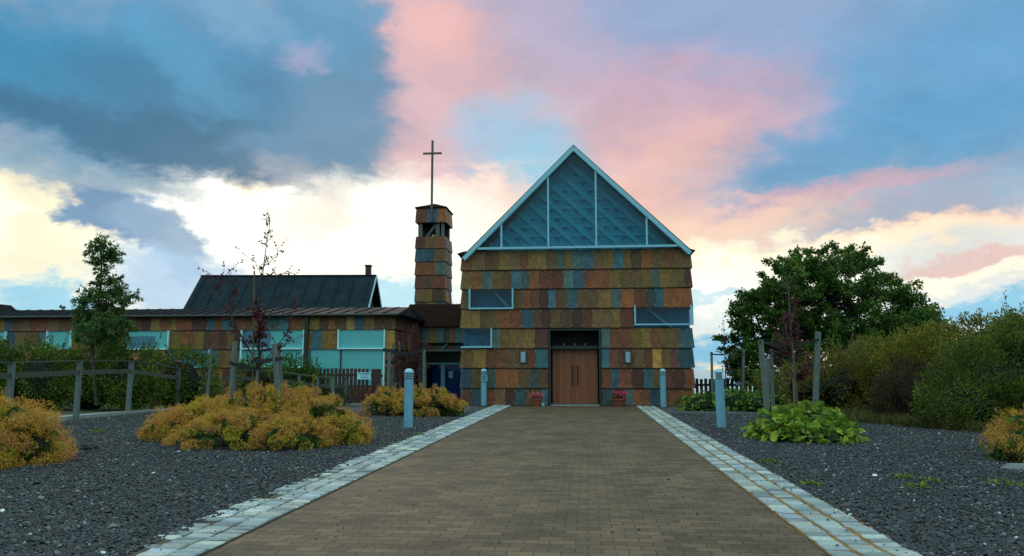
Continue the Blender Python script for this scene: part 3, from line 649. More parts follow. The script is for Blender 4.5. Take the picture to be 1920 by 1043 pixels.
# ------------------------------------------------------------------ the church
Y0 = 31.0
CX0, CX1 = gx(866, Y0), gx(1299, Y0)
AP = at(1075, 274, Y0 - .2)
EZ_L = 5.92
def zc(py): return gz(py, Y0, 1082)
CZ = [0.02] + [zc(y) for y in (728, 690, 653, 615, 578, 541, 505)] + [zc(468)]
def build_church():
    ch = thing('church', 'slate clad gabled church with a glazed gable and oak doors where the path ends', 'church')
    R = random.Random(11)
    # shell
    body = MB(); D = 19.0; ez = CZ[-1] - .02
    xa, xb = CX0 + .06, CX1 - .06
    dx0, dx1 = gx(1029, Y0), gx(1127, Y0); dz1 = zc(617)
    wins = [(gx(879, Y0), gx(963, Y0), zc(579), zc(542)), (gx(1191, Y0), CX1 - .02, zc(611), zc(576)), (CX0 - .02, gx(923, Y0), zc(652), zc(616))]
    # front shell as strips that leave the openings
    zs = CZ[:]
    for i in range(8):
        z0, z1 = zs[i], zs[i + 1]; segs = [(xa, xb)]
        hs = [(h[0], h[1]) for h in wins if min(h[3], z1) - max(h[2], z0) > .2]
        if z1 <= dz1 + .05: hs.append((dx0, dx1))
        for h0, h1 in hs:
            ns = []
            for s0, s1 in segs:
                if h0 > s0 + .02: ns.append((s0, min(h0, s1)))
                if h1 < s1 - .02: ns.append((max(h1, s0), s1))
            segs = ns
        for s0, s1 in segs: body.box(s0, s1, Y0 + .03, Y0 + .05, z0, z1)
    body.box(xa, xa + .1, Y0 + .7, Y0 + D, 0, ez); body.box(xb - .1, xb, Y0 + .7, Y0 + D, 0, ez)
    body.box(xa, xb, Y0 + D, Y0 + D + .1, 0, ez)
    body.box(xa, xb, Y0 + .69, Y0 + .70, 0.0, ez)       # inner wall behind the facade
    body.build('wall', M['core'], ch)
    mb = MB()
    holes = [(h[0] - CX0, h[1] - CX0, h[2], h[3]) for h in wins] + [(dx0 - CX0 - .02, dx1 - CX0 + .02, 0, dz1)]
    clad(mb, (CX0, Y0, 0), (1, 0, 0), (0, -1, 0), CX1 - CX0, [(CZ[i], CZ[i + 1]) for i in range(8)], holes, R, teal=.25)
    sidec = [(CZ[i], CZ[i + 1]) for i in range(8)]
    clad(mb, (CX1, Y0, 0), (0, 1, 0), (1, 0, 0), D, sidec, [(0, 1.5, wins[1][2], wins[1][3])], R, ends=(False, True))
    clad(mb, (CX0, Y0 + D, 0), (0, -1, 0), (-1, 0, 0), D, sidec, [(D - 1.2, D, wins[2][2], wins[2][3])], R, ends=(True, False))
    mb.build('slate_cladding', [M['slate'], M['clip']], ch, rnd=True)
    mb = MB(); mb.box(CX0 - .1, CX1 + .1, Y0 - .06, Y0 + .02, -.05, .055); mb.build('plinth', M['black'], ch)
    # windows
    w = wins[0]; window(ch, w[0], w[1], w[2], w[3] + .03, Y0 - .02, beam=(w[0] + .85, w[3] + .1, w[1] - .05, w[2] - .1))
    w = wins[1]; ww = window(ch, w[0], w[1] + .02, w[2], w[3] + .03, Y0 - .02, 'lb', beam=(w[0] + .35, w[3] + .1, w[0] + 1.5, w[2] - .1))
    mb = MB(); mb.box(CX1 - .03, CX1 - .02, Y0 + .0, Y0 + 1.45, w[2] + .02, w[3]); mb.build('side_pane', M['glass'], ww)
    mb = MB(); mb.box(CX1 - .04, CX1 + .07, Y0 - .1, Y0 - .04, w[2] + .0, w[3] + .03); mb.build('corner_post', M['frame'], ww)
    w = wins[2]; ww = window(ch, w[0], w[1], w[2], w[3] + .03, Y0 - .02, 'rb')
    mb = MB(); mb.bar((w[0] + .3, Y0 + .3, w[2] + .08), (w[1] - .05, Y0 + .3, w[2] + .08), .1, .3, (0, 1, 0)); mb.build('inner_sill', M['beam'], ww)
    # portal
    p = MB(); t = .07
    p.box(dx0, dx0 + t, Y0 - .14, Y0 + .9, .056, dz1); p.box(dx1 - t, dx1, Y0 - .14, Y0 + .9, .056, dz1)
    p.box(dx0 + t, dx1 - t, Y0 - .14, Y0 + .9, dz1 - .06, dz1)
    p.build('portal_frame', M['steel'], ch)
    zt = zc(655) + .04; yd = Y0 + .48
    p = MB(); p.box(dx0 + t, dx1 - t, yd + .25, yd + .27, zt, dz1 - .06); p.box(dx0 + t, dx1 - t, yd - .30, yd + .1, zt - .02, zt + .10)
    for i in range(4): p.box(dx0 + .3 + i * .55, dx0 + .302 + i * .55 + .01, yd + .24, yd + .249, zt + .1, dz1 - .06)
    p.build('lintel_panel', M['steel'], ch)
    for i in range(3):
        p = MB(); xc = dx0 + .62 + i * .42; p.box(xc - .012, xc + .012, yd - .33, yd - .301, zt + .13, zt + .19); p.build('clip', M['clip'], ch)
    xl, xr = dx0 + t + .06, dx1 - t - .06; xm = (xl + xr) / 2
    for a, b, hx in ((xl, xm - .004, xm - .10), (xm + .004, xr, xm + .10)):
        d = MB(); R2 = random.Random(int(a * 100)); x = a
        while x < b - .01:
            e = min(x + .138, b);
            if b - e < .05: e = b
            k = R2.uniform(.82, 1.18); base = lin(132, 76, 45)
            d.box(x + .002, e - .002, yd, yd + .05, .06, zt - .03, (base[0] * k, base[1] * k, base[2] * k, 1)); x = e
        d.box(a, b, yd + .03, yd + .045, .06, zt - .031, (.03, .015, .01, 1))
        do = d.build('door', M['wood'], ch)
        h = MB(); h.tube([(hx, yd - .07, .78), (hx, yd - .07, 1.62)], .019, 10)
        h.bar((hx, yd, .9), (hx, yd - .07, .9), .025, .025); h.bar((hx, yd, 1.5), (hx, yd - .07, 1.5), .025, .025)
        h.build('handle', M['black'], do)
    p = MB(); p.box(dx0 + t, dx1 - t, Y0 - .16, yd + .06, .0, .05); p.build('threshold', M['concrete'], ch)
    # glazed gable
    gz0 = zc(466) + .03; gl, gr = gx(900, Y0), gx(1280, Y0)
    apx, apz = AP.x, AP.z
    eL = at(867, 484, Y0 - .2); eR = at(1297, 473, Y0 - .2)
    rf = MB(); yb = Y0 - .32; ye = Y0 + D + .3; th = .16
    def raft(e, s):
        e = Vector((e.x, 0, e.z)); a = Vector((apx, 0, apz)); d = (a - e).normalized(); nrm = Vector((-d.z * s, 0, d.x * s)).normalized()
        if nrm.z < 0: nrm = -nrm
        return e, a, nrm
    fr = MB(); roof = MB()
    for e, s in ((eL, 1), (eR, -1)):
        e_, a_, nrm = raft(e, s); w_ = .165
        inn = a_ - Vector((0, 0, w_ / abs(nrm.z)))
        P = [e_, a_, inn, e_ - nrm * w_]
        fr.prism([(q.x, yb, q.z) for q in P], (0, .34, 0))
        roof.prism([(q.x, yb + .03, q.z) for q in (e_ + nrm * .005, a_ + Vector((0, 0, .007)), a_ + Vector((0, 0, .04)), e_ + nrm * .04)], (0, ye - yb, 0))
        low = [e_ - nrm * .0, a_ - Vector((0, 0, .0)), inn + Vector((0, 0, .1)), e_ - nrm * .1]
        roof.prism([(q.x, yb + .35, q.z - .01) for q in low], (0, ye - yb - .4, 0))
    bz = gz0
    gw = fr.build('gable_window', M['frame'], ch)
    bar = MB(); bar.box(gl - .1, gr + .1, yb + .04, yb + .2, bz - .06, bz + .03); bar.build('sill_bar', M['frame'], gw)
    def raft_z(x):
        e = eL if x < apx else eR; k = (x - e.x) / (apx - e.x); return e.z + (apz - e.z) * k
    for px in (941, 1030, 1121, 1217):
        x = gx(px, Y0); m_ = MB(); m_.box(x - .035, x + .035, yb + .06, yb + .17, bz + .03, raft_z(x) - .24); m_.build('mullion', M['frame'], gw)
    g = MB(); y = yb + .20
    g.prism([(gl, y, bz), (gr, y, bz), (apx, y, apz - .25)], (0, .01, 0)); g.build('pane', M['gableglass'], gw)
    y = Y0 + .42
    g = MB(); g.prism([(gl - .1, y, bz - .3), (gr + .1, y, bz - .3), (apx, y, apz - .1)], (0, .05, 0)); g.build('lattice_back', M['lattback'], gw)
    lt = MB(); R3 = random.Random(2)
    def inside(x, z): return z > bz - .1 and z < raft_z(x) - .32
    # diagonal timbers running down to the right
    sp = .86
    for k in range(-12, 16):
        x0 = apx - 9 + k * sp; pts = []
        for i in range(200):
            xx = x0 + i * .06; zz = apz + 1.2 - (xx - x0) * .92
            if inside(xx, zz): pts.append((xx, zz))
        if len(pts) > 3: lt.bar((pts[0][0], y - .035, pts[0][1]), (pts[-1][0], y - .035, pts[-1][1]), .19, .03, (0, 1, 0))
    nz = int((apz - bz) / .385) + 1
    for j in range(nz):
        z = bz + .12 + j * .385
        xs = [q for q in np.arange(gl, gr, .05) if inside(q, z) and inside(q, z + .1)]
        k = 0; x = gl + (j % 2) * .27
        while x < gr:
            if inside(x, z - .02) and inside(x + .25, z - .02) and inside(x, z + .2) and inside(x + .25, z + .2):
                lt.prism([(x, y - .012, z), (x + .31, y - .012, z), (x + .155, y - .012, z - .17)], (0, .01, 0), mi=1)
            if inside(x, z + .1) and inside(x + .5, z + .1): lt.box(x, x + .46, y - .03, y - .014, z + .03, z + .10)
            x += .54
    lt.build('lattice', [M['lattbar'], M['lattdark']], gw)
    roof.build('roof', M['roofmetal'], ch)
    # small eaves boxes at the corners
    ev = MB()
    for e, s in ((eL, -1), (eR, 1)):
        x = CX0 if s < 0 else CX1
        ev.prism([(x + s * .02, Y0 - .12, CZ[-1] - .34), (x + s * .22, Y0 - .12, CZ[-1] - .12), (x + s * .04, Y0 - .12, CZ[-1] - .06), (x - s * .3, Y0 - .12, CZ[-1] - .0)], (0, D, 0))
    ev.build('eaves', M['rustroof'], ch)
    # wall lamps
    for px in (981, 1177.5):
        c = at(px, 670, Y0 - .12); l = MB(); n = 12; r = .125; h = .42
        ring = [(c.x + r * math.cos(PI + PI * i / n), Y0 - .09 + r * math.sin(PI + PI * i / n)) for i in range(n + 1)]
        l.prism([(a, b, c.z - h / 2) for a, b in ring], (0, 0, h))
        lo = l.build('wall_lamp', M['lamp'], ch)
        q = MB(); q.box(c.x - .15, c.x + .15, Y0 - .088, Y0 - .07, c.z - h / 2 - .02, c.z + h / 2 + .02); q.build('back_plate', M['steel'], lo)
build_church()

# ------------------------------------------------------------------ bell tower
def build_tower():
    t = thing('bell_tower', 'square slate clad bell tower with a tall cross and open belfry', 'bell tower')
    Y = 42.0; R = random.Random(21)
    x0, x1 = gx(777, Y), gx(832, Y); D = 2.0; W = x1 - x0; px = 805
    Z = lambda py: gz(py, Y, px)
    lines = [690, 665, 640, 615, 590, 566, 541, 516, 491, 466, 443]
    cs = [(Z(lines[i]), Z(lines[i + 1])) for i in range(len(lines) - 1)]
    core = MB(); core.box(x0 + .05, x1 - .05, Y + .05, Y + D - .05, 0, Z(444)); core.build('shaft', M['core'], t)
    mb = MB()
    for org, u, n, L in (((x0, Y, 0), (1, 0, 0), (0, -1, 0), W), ((x1, Y, 0), (0, 1, 0), (1, 0, 0), D), ((x0, Y + D, 0), (0, -1, 0), (-1, 0, 0), D), ((x1, Y + D, 0), (-1, 0, 0), (0, 1, 0), W)):
        clad(mb, org, u, n, L, cs + [(Z(417.5), Z(390))], (), R, teal=.42, tilt=.065, wmin=.42, wmax=.68)
    mb.build('slate_cladding', [M['slate'], M['clip']], t, rnd=True)
    zt0, zt1 = Z(445), Z(416)
    for (a, c) in ((x0 + .08, Y + .08), (x1 - .24, Y + .08), (x0 + .08, Y + D - .24), (x1 - .24, Y + D - .24)):
        b = MB(); b.box(a, a + .24 if a < x0 + .2 else a + .16, c, c + .16, zt0, zt1); b.build('belfry_post', M['greywood'], t)
    b = MB(); b.box(x1 - .56, x1 - .34, Y + .1, Y + .2, zt0, zt1)
    b.build('belfry_post', M['greywood'], t)
    b = MB(); b.bar((x0 + .45, Y + .3, zt0 - .05), (x1 - .45, Y + .3, zt1 + .05), .12, .22, (0, 1, 0)); b.build('brace', M['greywood'], t)
    b = MB(); b.box(x0 + .06, x1 - .06, Y + 1.2, Y + 1.25, zt0, zt1); b.build('belfry_back', M['core'], t)
    for i, dx in enumerate((.86, 1.08)):
        b = MB(); c = (x0 + dx, Y + .55, zt0 + .10)
        b.lathe([(.115, 0), (.10, .03), (.08, .12), (.06, .17), (.0, .19)], c, 14); b.build('bell', M['brass'], t, smooth=True)
    b = MB(); b.box(x0 + .02, x1 - .02, Y + .02, Y + D - .02, Z(417), Z(390))
    zr = Z(389); a0, a1, b0, b1 = x0 - .09, x1 + .09, Y - .09, Y + D + .09; c = ((x0 + x1) / 2, Y + D / 2, zr + .42)
    b.box(a0, a1, b0, b1, zr - .05, zr + .01)
    b.add([(a0, b0, zr + .01), (a1, b0, zr + .01), (a1, b1, zr + .01), (a0, b1, zr + .01), c], [(0, 1, 4), (1, 2, 4), (2, 3, 4), (3, 0, 4)])
    b.build('roof_cap', M['rustroof'], t)
    b = MB(); xc = gx(805.5, Y - .25); b.box(xc - .055, xc + .055, Y - .26, Y - .15, Z(416), Z(266))
    za = Z(290); b.box(xc - .53, xc - .055, Y - .257, Y - .153, za - .05, za + .05); b.box(xc + .055, xc + .53, Y - .257, Y - .153, za - .05, za + .05)
    b.build('cross', mat('cross_metal', (.09, .075, .06, 1), .5, .4), t)
build_tower()

# ------------------------------------------------------------------ parish wing
YW = 33.0
def build_wing():
    w = thing('parish_wing', 'long low slate clad wing with turquoise windows left of the church', 'building')
    R = random.Random(8)
    x1 = gx(738, YW); x0 = gx(-90, YW); L = x1 - x0; D = 5.2
    Z = lambda py, px=640: gz(py, YW, px)
    zr = [0.05, .75, 1.55, Z(692), Z(655), Z(618.5), Z(590)]
    zr[3] = zr[4] - .8; zr[2] = zr[3] - .78; zr[1] = zr[2] - .75; zr[0] = 0.0
    cs = [(zr[i], zr[i + 1]) for i in range(6)]
    holes = [(a, b, p, q) for a, b, p, q in (
        (gx(633, YW), gx(722, YW), zr[4], zr[5]), (gx(581, YW), gx(722, YW), zr[3] - .0, zr[4]), (gx(581, YW), gx(722, YW), zr[2], zr[3]),
        (gx(451, YW), gx(570, YW), zr[4], zr[5]), (gx(451, YW), gx(570, YW), zr[3], zr[4]),
        (gx(340, YW), gx(394, YW), zr[3], zr[4]), (gx(233, YW), gx(316, YW), zr[4], zr[5]), (gx(86, YW), gx(133, YW), zr[4], zr[5]), (gx(-60, YW), gx(10, YW), zr[4], zr[5]))]
    sh = MB(); sh.box(x0, x1 - .04, YW + .05, YW + D, 0, zr[6]); sh.build('wall', M['core'], w)
    mb = MB()
    clad(mb, (x0, YW, 0), (1, 0, 0), (0, -1, 0), L, cs, [(h[0] - x0, h[1] - x0, h[2], h[3]) for h in holes], R, teal=.24, gold=.07, tilt=.07)
    clad(mb, (x1, YW, 0), (0, 1, 0), (1, 0, 0), D, cs, (), R, teal=.08, tilt=.07, ends=(False, True))
    mb.build('slate_cladding', [M['slate'], M['clip']], w, rnd=True)
    h = holes
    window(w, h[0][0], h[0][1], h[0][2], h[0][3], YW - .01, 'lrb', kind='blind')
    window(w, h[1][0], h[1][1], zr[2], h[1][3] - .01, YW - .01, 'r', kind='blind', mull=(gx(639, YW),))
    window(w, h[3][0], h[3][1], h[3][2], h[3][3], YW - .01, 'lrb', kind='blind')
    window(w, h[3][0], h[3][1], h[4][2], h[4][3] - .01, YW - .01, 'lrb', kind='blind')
    mb = MB(); mb.box(h[3][0] + .08, gx(505, YW), YW - .03, YW - .012, h[3][2] + .08, h[3][3]); mb.build('dark_blind', M['blind2'], w)
    window(w, h[5][0], h[5][1], h[5][2], h[5][3], YW - .01, 'lrb', kind='blind2')
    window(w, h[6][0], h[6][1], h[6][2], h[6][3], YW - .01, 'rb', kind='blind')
    mb = MB(); mb.box(h[6][0], gx(288, YW), YW - .03, YW - .012, h[6][2] + .08, h[6][3] - .25); mb.build('dark_blind', M['blind2'], w)
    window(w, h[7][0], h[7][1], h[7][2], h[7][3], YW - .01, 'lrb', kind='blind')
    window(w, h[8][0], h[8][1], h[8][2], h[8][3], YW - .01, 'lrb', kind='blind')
    # roof with standing seams, hipped at the right end
    ze = zr[6] + .02; ye = YW - .30; yr = YW + 2.7; yb = YW + D + .3; zrg = gz(577, yr, 640)
    xe = x1 + .28; xr = x1 + .02
    rf = MB(); A = (x0, ye, ze); B = (xe, ye, ze); C = (xr, yr, zrg); Dd = (x0, yr, zrg); E = (xe, yb, ze); F = (x0, yb, ze)
    th = Vector((0, 0, .07))
    vs = [A, B, C, Dd, E, F]; low = [(a, b, c - .08) for a, b, c in vs]
    rf.add(vs + low, [(0, 1, 2, 3), (1, 4, 2), (4, 5, 3, 2), (6, 9, 8, 7), (7, 8, 10), (10, 8, 9, 11), (0, 6, 7, 1), (1, 7, 10, 4), (4, 10, 11, 5), (5, 11, 9, 3), (3, 9, 6, 0)])
    for k in range(60):
        x = x0 + .3 + k * .62
        if x > xe - .15: break
        top = min(1.0, (xe - x) / (xe - xr) if x > xr else 1.0)
        p = Vector((x, ye, ze + .005)); q = Vector((x, ye + (yr - ye) * top, ze + (zrg - ze) * top + .005)); rf.bar(p, q, .022, .045)
    for k in range(1, 6):
        y = ye + (yb - ye) * k / 6; p = Vector((xe, y, ze))
        q = Vector((xe + (xr - xe) * .8, y + (yr - y) * .8, ze + (zrg - ze) * .8)); rf.bar(p, q, .03, .03)
    rf.build('roof', M['roofmetal'], w)
    g = MB(); g.tube([(x0, ye - .04, ze - .06), (xe, ye - .04, ze - .06)], .05, 8); g.build('gutter', M['steel'], w)
    g = MB(); xd = gx(576, YW); g.box(xd - .09, xd + .05, YW - .22, YW - .11, 0, ze - .09); g.build('downpipe', M['steel'], w)
    g = MB(); xd = gx(572, YW); g.box(gx(581, YW) - .1, gx(581, YW), YW - .1, YW - .02, 0, h[1][3]); g.build('corner_board', M['greywood'], w)
build_wing()

def build_link():
    t = thing('entrance_link', 'brown roofed link building with a glazed side door between the wing and the church', 'building')
    Y = 38.0; R = random.Random(31); x0 = gx(742, Y); x1 = gx(900, Y)
    Z = lambda py: gz(py, Y, 820)
    b = MB(); b.box(x0, x1, Y + .05, Y + 4, -.3, Z(612)); b.build('wall', M['core'], t)
    mb = MB(); clad(mb, (x0, Y, 0), (1, 0, 0), (0, -1, 0), x1 - x0, [(Z(643), Z(613))], (), R, teal=.85, tilt=.06, ends=(False, False)); 
    mb.build('slate_cladding', [M['slate'], M['clip']], t, rnd=True)
    b = MB(); ztop = gz(570.5, Y + 1.6, 820); ze = Z(613)
    x0r = gx(752, Y)
    b.prism([(x0r, Y - .25, ze), (x0r, Y + 1.6, ztop), (x0r, Y + 3.6, ztop - .2), (x0r, Y + 3.6, ze)], (x1 - x0r, 0, 0))
    k = x0r + .1
    while k < x1: b.bar((k, Y - .26, ze + .02), (k, Y + 1.6, ztop + .01), .03, .03); k += .17
    b.build('roof', M['rustroof'], t)
    xd0, xd1 = gx(797, Y), gx(868, Y); zd = Z(680); xm = gx(831, Y)
    b = MB(); b.box(x0, x1, Y - .02, Y + .04, Z(679), Z(646)); b.build('fascia_panel', M['steel'], t)
    f = MB(); wv = .10
    f.box(xd0, xd0 + wv, Y - .08, Y + .02, -.3, zd - wv); f.box(xm - .10, xm + .10, Y - .08, Y + .02, -.3, zd - wv); f.box(xd0, xd1, Y - .08, Y + .02, zd - wv, zd)
    f.box(xd1 - wv, xd1, Y - .08, Y + .02, -.3, zd - wv)
    fo = f.build('door_frame', M['frame'], t)
    for a, c in ((xd0 + wv, xm - .1), (xm + .1, xd1 - wv)):
        g = MB(); g.box(a, c, Y - .03, Y - .02, -.3, zd - wv); g.build('glass_door', M['doorglass'], fo)
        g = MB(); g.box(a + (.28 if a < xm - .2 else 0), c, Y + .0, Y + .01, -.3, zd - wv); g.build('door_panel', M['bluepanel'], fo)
    g = MB(); a = at(841, 709, Y - .04); g.box(a.x, a.x + .22, Y - .05, Y - .035, a.z, a.z + .34); g.build('notice', M['paper'], fo)
    g = MB(); g.bar((xm - .14, Y - .12, .7), (xm - .14, Y - .12, 1.1), .03, .03); g.build('handle', M['black'], fo)
    for px in (787, 795): b = MB(); x = gx(px, Y - 1.5); b.box(x - .06, x + .05, Y - 1.5, Y - 1.4, -.2, 2.3); b.build('post', M['greywood'], t)
    b = MB(); za, zb = gz(657, Y - 1.7, 820), gz(646, Y, 820); xx0 = gx(784, Y - 1.7)
    b.prism([(xx0, Y - 1.7, za), (xx0, Y, zb), (xx0, Y, zb + .015), (xx0, Y - 1.7, za + .015)], (x1 - xx0, 0, 0))
    c = b.build('glass_canopy', glass_mat('canopy_glass', (.3, .42, .4, 1), .12), t)
    b = MB(); b.box(xx0, x1, Y - 1.76, Y - 1.701, za - .05, za + .03)
    for k in range(4): x = xx0 + .1 + k * 1.0; b.bar((x, Y - 1.7, za + .035), (x, Y, zb + .035), .04, .04)
    b.build('canopy_frame', M['greywood'], c)
build_link()

def build_house():
    t = thing('house', 'distant house with a large dark sheet roof and small chimney behind the wing', 'house')
    t.location = (at(500, 600, 47).x, 47, 0)
    Yf, Yr, Yk = -2.6, 0.0, 2.6; rot = math.radians(4.5)
    # outline from the photo, rotated slightly clockwise seen from above
    h = 5.0; xl, xr = gx(366, 46.5) - t.location.x, gx(694, 46.5) - t.location.x
    zr = gz(517, 47, 540); ze = gz(586, 44.4, 540)
    t.rotation_euler = (0, 0, rot)
    b = MB(); b.box(xl + .5, xr - .45, Yf + .4, Yk - .4, 0, ze + .1)
    b.prism([(xr - .45, Yf + .4, ze), (xr - .45, Yk - .4, ze), (xr - .45, 0, zr - .25)], (-.1, 0, 0))
    b.build('wall', mat('house_wall', (.05, .06, .06, 1), .8), t)
    b = MB(); th = .12
    for s in (-1, 1):
        y = Yf if s < 0 else Yk
        P = [(xl, y, ze), (xr, y, ze), (xr, 0, zr), (xl, 0, zr)]
        b.hexa([(a, c, d - th) for a, c, d in P], P)
    k = xl + .35
    while k < xr: b.bar((k, Yf, ze + .02), (k, 0, zr + .02), .05, .07); k += .95
    b.bar((xl, 0, zr + .02), (xr, 0, zr + .02), .2, .06)
    b.build('roof', M['oldroof'], t)
    b = MB()
    for y in (Yf, Yk): b.bar((xr + .02, y, ze - .05), (xr + .02, 0, zr - .06), .05, .16, (0, 0, 1))
    b.build('bargeboard', M['frame'], t)
    b = MB(); xc = xr - .75; b.box(xc, xc + .32, .2, .55, zr - .3, zr + .62); b.box(xc - .04, xc + .36, .16, .59, zr + .62, zr + .72); b.build('chimney', M['brick'], t)
build_house()
def build_far_roof():
    t = thing('far_building', 'low roof of another building showing above the wing at the left edge', 'building')
    Y = 46; a = at(46, 583, Y + 2.4); r = at(-4, 570, Y + 1.2)
    b = MB(); x0 = -52; b.prism([(a.x, Y, a.z - .4), (r.x, Y, r.z), (x0, Y, r.z + .35), (x0, Y, a.z - .4)], (0, 2.4, 0)); b.build('roof', M['roofmetal'], t)
    b = MB(); b.box(x0, a.x - .5, Y + .4, Y + 2.2, 0, a.z - .4); b.build('wall', M['core'], t)
build_far_roof()

# ------------------------------------------------------------------ bollards
def build_bollards():
    def bollard(px, base_py, label):
        d = ray(px, base_py); k = -EYE.z / d.z; p = EYE + d * k
        t = thing('bollard_light', label, 'bollard', 'bollard lights along the path'); t.location = (p.x, p.y, .0)
        return t
    proto = bollard(765.5, 803, 'near left blue grey bollard light between the small bush and the path')
    r = .112; H = 1.46; zc_ = 1.20
    b = MB(); b.lathe([(r, -.05), (r, zc_), (r - .012, zc_ + .006)], n=32); b.build('post', M['bollard'], proto, smooth=False)
    b = MB(); b.lathe([(r + .045, -.02), (r + .045, .018), (r + .001, .022)], n=28); b.build('base_ring', M['steel'], proto)
    b = MB(); b.lathe([(r * .72, zc_), (r * .72, H - .07)], n=24); b.build('lamp_core', M['black'], proto)
    b = MB()
    for i in range(4):
        z = zc_ + .026 + i * .042; b.lathe([(r * .7, z + .002), (r + .008, z), (r + .008, z + .017), (r * .7, z + .019)], n=32)
    b.build('louvre', M['bollardcap'], proto)
    b = MB(); z = H - .105; b.lathe([(r * .6, z), (r + .006, z), (r + .004, z + .02)] + [((r + .004) * math.cos(a), z + .02 + .085 * math.sin(a)) for a in np.linspace(.15, PI / 2, 8)], n=32)
    b.build('dome', M['bollardcap'], proto, smooth=True)
    kids = list(proto.children)
    outs = [proto]
    for px, py, lab in ((1353, 803, 'near right blue grey bollard light in front of the leafy green patch'), (907, 761.5, 'far left blue grey bollard light bearing a small notice by the church wall'), (1244, 764, 'far right blue grey bollard light in front of the church corner')):
        t = bollard(px, py, lab)
        for c in kids:
            q = c.copy(); COL.objects.link(q); q.parent = t
        outs.append(t)
    outs[1].rotation_euler = (0, math.radians(-1.2), 0)
    f = outs[2]; s = MB(); s.box(-.10, .16, -.135, -.12, .98, 1.20); so = s.build('sign', mat('sign_grey', (.16, .34, .40, 1), .6), f)
    for k, (txt, z, h) in enumerate((('ÅPEN', 1.12, .075), ('KIRKE', 1.03, .075))):
        text(txt, (.03, -.14, z), h, M['ink'], so)
def text(s, loc, size, m, parent, align='CENTER'):
    c = bpy.data.curves.new('lettering', 'FONT'); c.body = s; c.size = size; c.align_x = align; c.extrude = .001; c.offset = .0015
    c.materials.append(m); o = bpy.data.objects.new('lettering', c); link(o, parent); o.location = loc; o.rotation_euler = (PI / 2, 0, 0)
    bpy.context.view_layer.update()
    me = bpy.data.meshes.new_from_object(o); q = bpy.data.objects.new('lettering', me); link(q, parent); q.location = loc; q.rotation_euler = (PI / 2, 0, 0)
    bpy.data.objects.remove(o); q.name = 'lettering'
    return q
build_bollards()

# ------------------------------------------------------------------ flower pots
def build_pots():
    for (px, w, lab, pink, seed, bx) in ((1006, .20, 'terracotta pot of small pink flowers left of the oak doors', [(.75, .10, .22), (.8, .25, .3)], 1, 0), (1158, .25, 'wider terracotta pot with bright magenta flowers right of the oak doors', [(.85, .04, .20)], 2, 1)):
        x = gx(px, Y0 - .45); t = thing('flower_pot', lab, 'flower pot', 'flower pots beside the church door'); t.location = (x, Y0 - .5, 0)
        b = MB(); b.lathe([(w * .62, 0), (w * .92, .26), (w * 1.05, .26), (w * 1.06, .32), (w * .96, .32), (w * .94, .28), (0, .28)], n=24); b.build('pot', M['terracotta'], t)
        r = np.random.RandomState(seed); L = Leaves(seed); n = 260
        d = sph(r, n); d[:, 2] = np.abs(d[:, 2]) * .8 + .1; p = d * np.array([w * 1.15, w * 1.0, .20]) * r.uniform(.3, 1, (n, 1)) + np.array([0, 0, .30])
        L.add(T_DIAMOND, p, d, r.uniform(.04, .08, n), pal(r, n, [(.04, .09, .02), (.10, .12, .02), (.02, .04, .015)]))
        L.build('foliage', M['leaf'], t)
        F = Leaves(seed + 5)
        heads = 22 if not bx else 11
        for i in range(heads):
            c = np.array([r.uniform(-1, 1) * w * 1.35, r.uniform(-.8, .3) * w, .36 + r.uniform(0, .18)]) if not bx else np.array([r.uniform(-.5, 1.5) * w, r.uniform(-.8, .1) * w, .36 + r.uniform(0, .30)])
            k = 26; d = sph(r, k); F.add(T_DIAMOND, c + d * .02, d, r.uniform(.03, .055, k), pal(r, k, pink, jit=.2))
        F.build('flower_heads', M['leaf'], t)
    # little glass jar beside the left pot
    x = gx(1018, Y0 - .5)
    b = MB(); b.lathe([(.05, 0), (.06, .02), (.06, .12), (.045, .14), (.0, .14)], (0, 0, 0), 16)
    o = b.build('glass_jar', mat('pale_jar', (.22, .32, .38, 1), .2), None, smooth=True); o.location = (x, Y0 - .62, 0)
    tag(o, 'small pale jar on the ground right of the left flower pot', 'jar')
build_pots()

# ------------------------------------------------------------------ fence along the side ramp
def build_fence():
    t = thing('wooden_fence', 'weathered rail fence running behind the left flower mounds', 'fence')
    P = [(-14.1, 12.6, 1.58, 0), (-14.4, 15.6, 1.60, 0)] + [(gx(px, Y), Y, z, 0) for px, Y, z in ((22, 18.5, 1.62), (149, 21.5, 1.69), (246, 24.3, 1.72), (335, 26.6, 1.46), (384, 28.3, 1.43), (440, 29.6, 1.42), (484, 29.7, 1.40), (525, 29.7, 1.34), (562, 29.4, 1.24), (597, 29.2, 1.14), (625, 28.9, 1.12), (649, 29.9, 1.11))]
    R = random.Random(6)
    for i, (x, y, z, b) in enumerate(P):
        m = MB(); w = .072 if i < 9 else .055; l = R.uniform(-.03, .03)
        A = [(x - w + l, y - .05, -.1), (x + w + l, y - .05, -.1), (x + w + l, y + .05, -.1), (x - w + l, y + .05, -.1)]
        B = [(x - w * .9, y - .05, z - .02), (x + w * .9, y - .05, z - .02), (x + w * .9, y + .05, z - .02), (x - w * .9, y + .05, z - .02)]
        m.hexa(A, B); m.build('post', M['greywood'], t)
    for i in range(len(P) - 1):
        a, b = P[i], P[i + 1]
        m = MB(); m.bar((a[0], a[1], a[2]), (b[0], b[1], b[2]), .12, .03); m.build('top_rail', M['fencewood'], t)
        if i != 8:
            m = MB(); m.bar((a[0] + .0, a[1] + .06, a[2] - .34), (b[0], b[1] + .06, b[2] - .34), .03, .14); m.build('side_board', M['fencewood'], t)
build_fence()
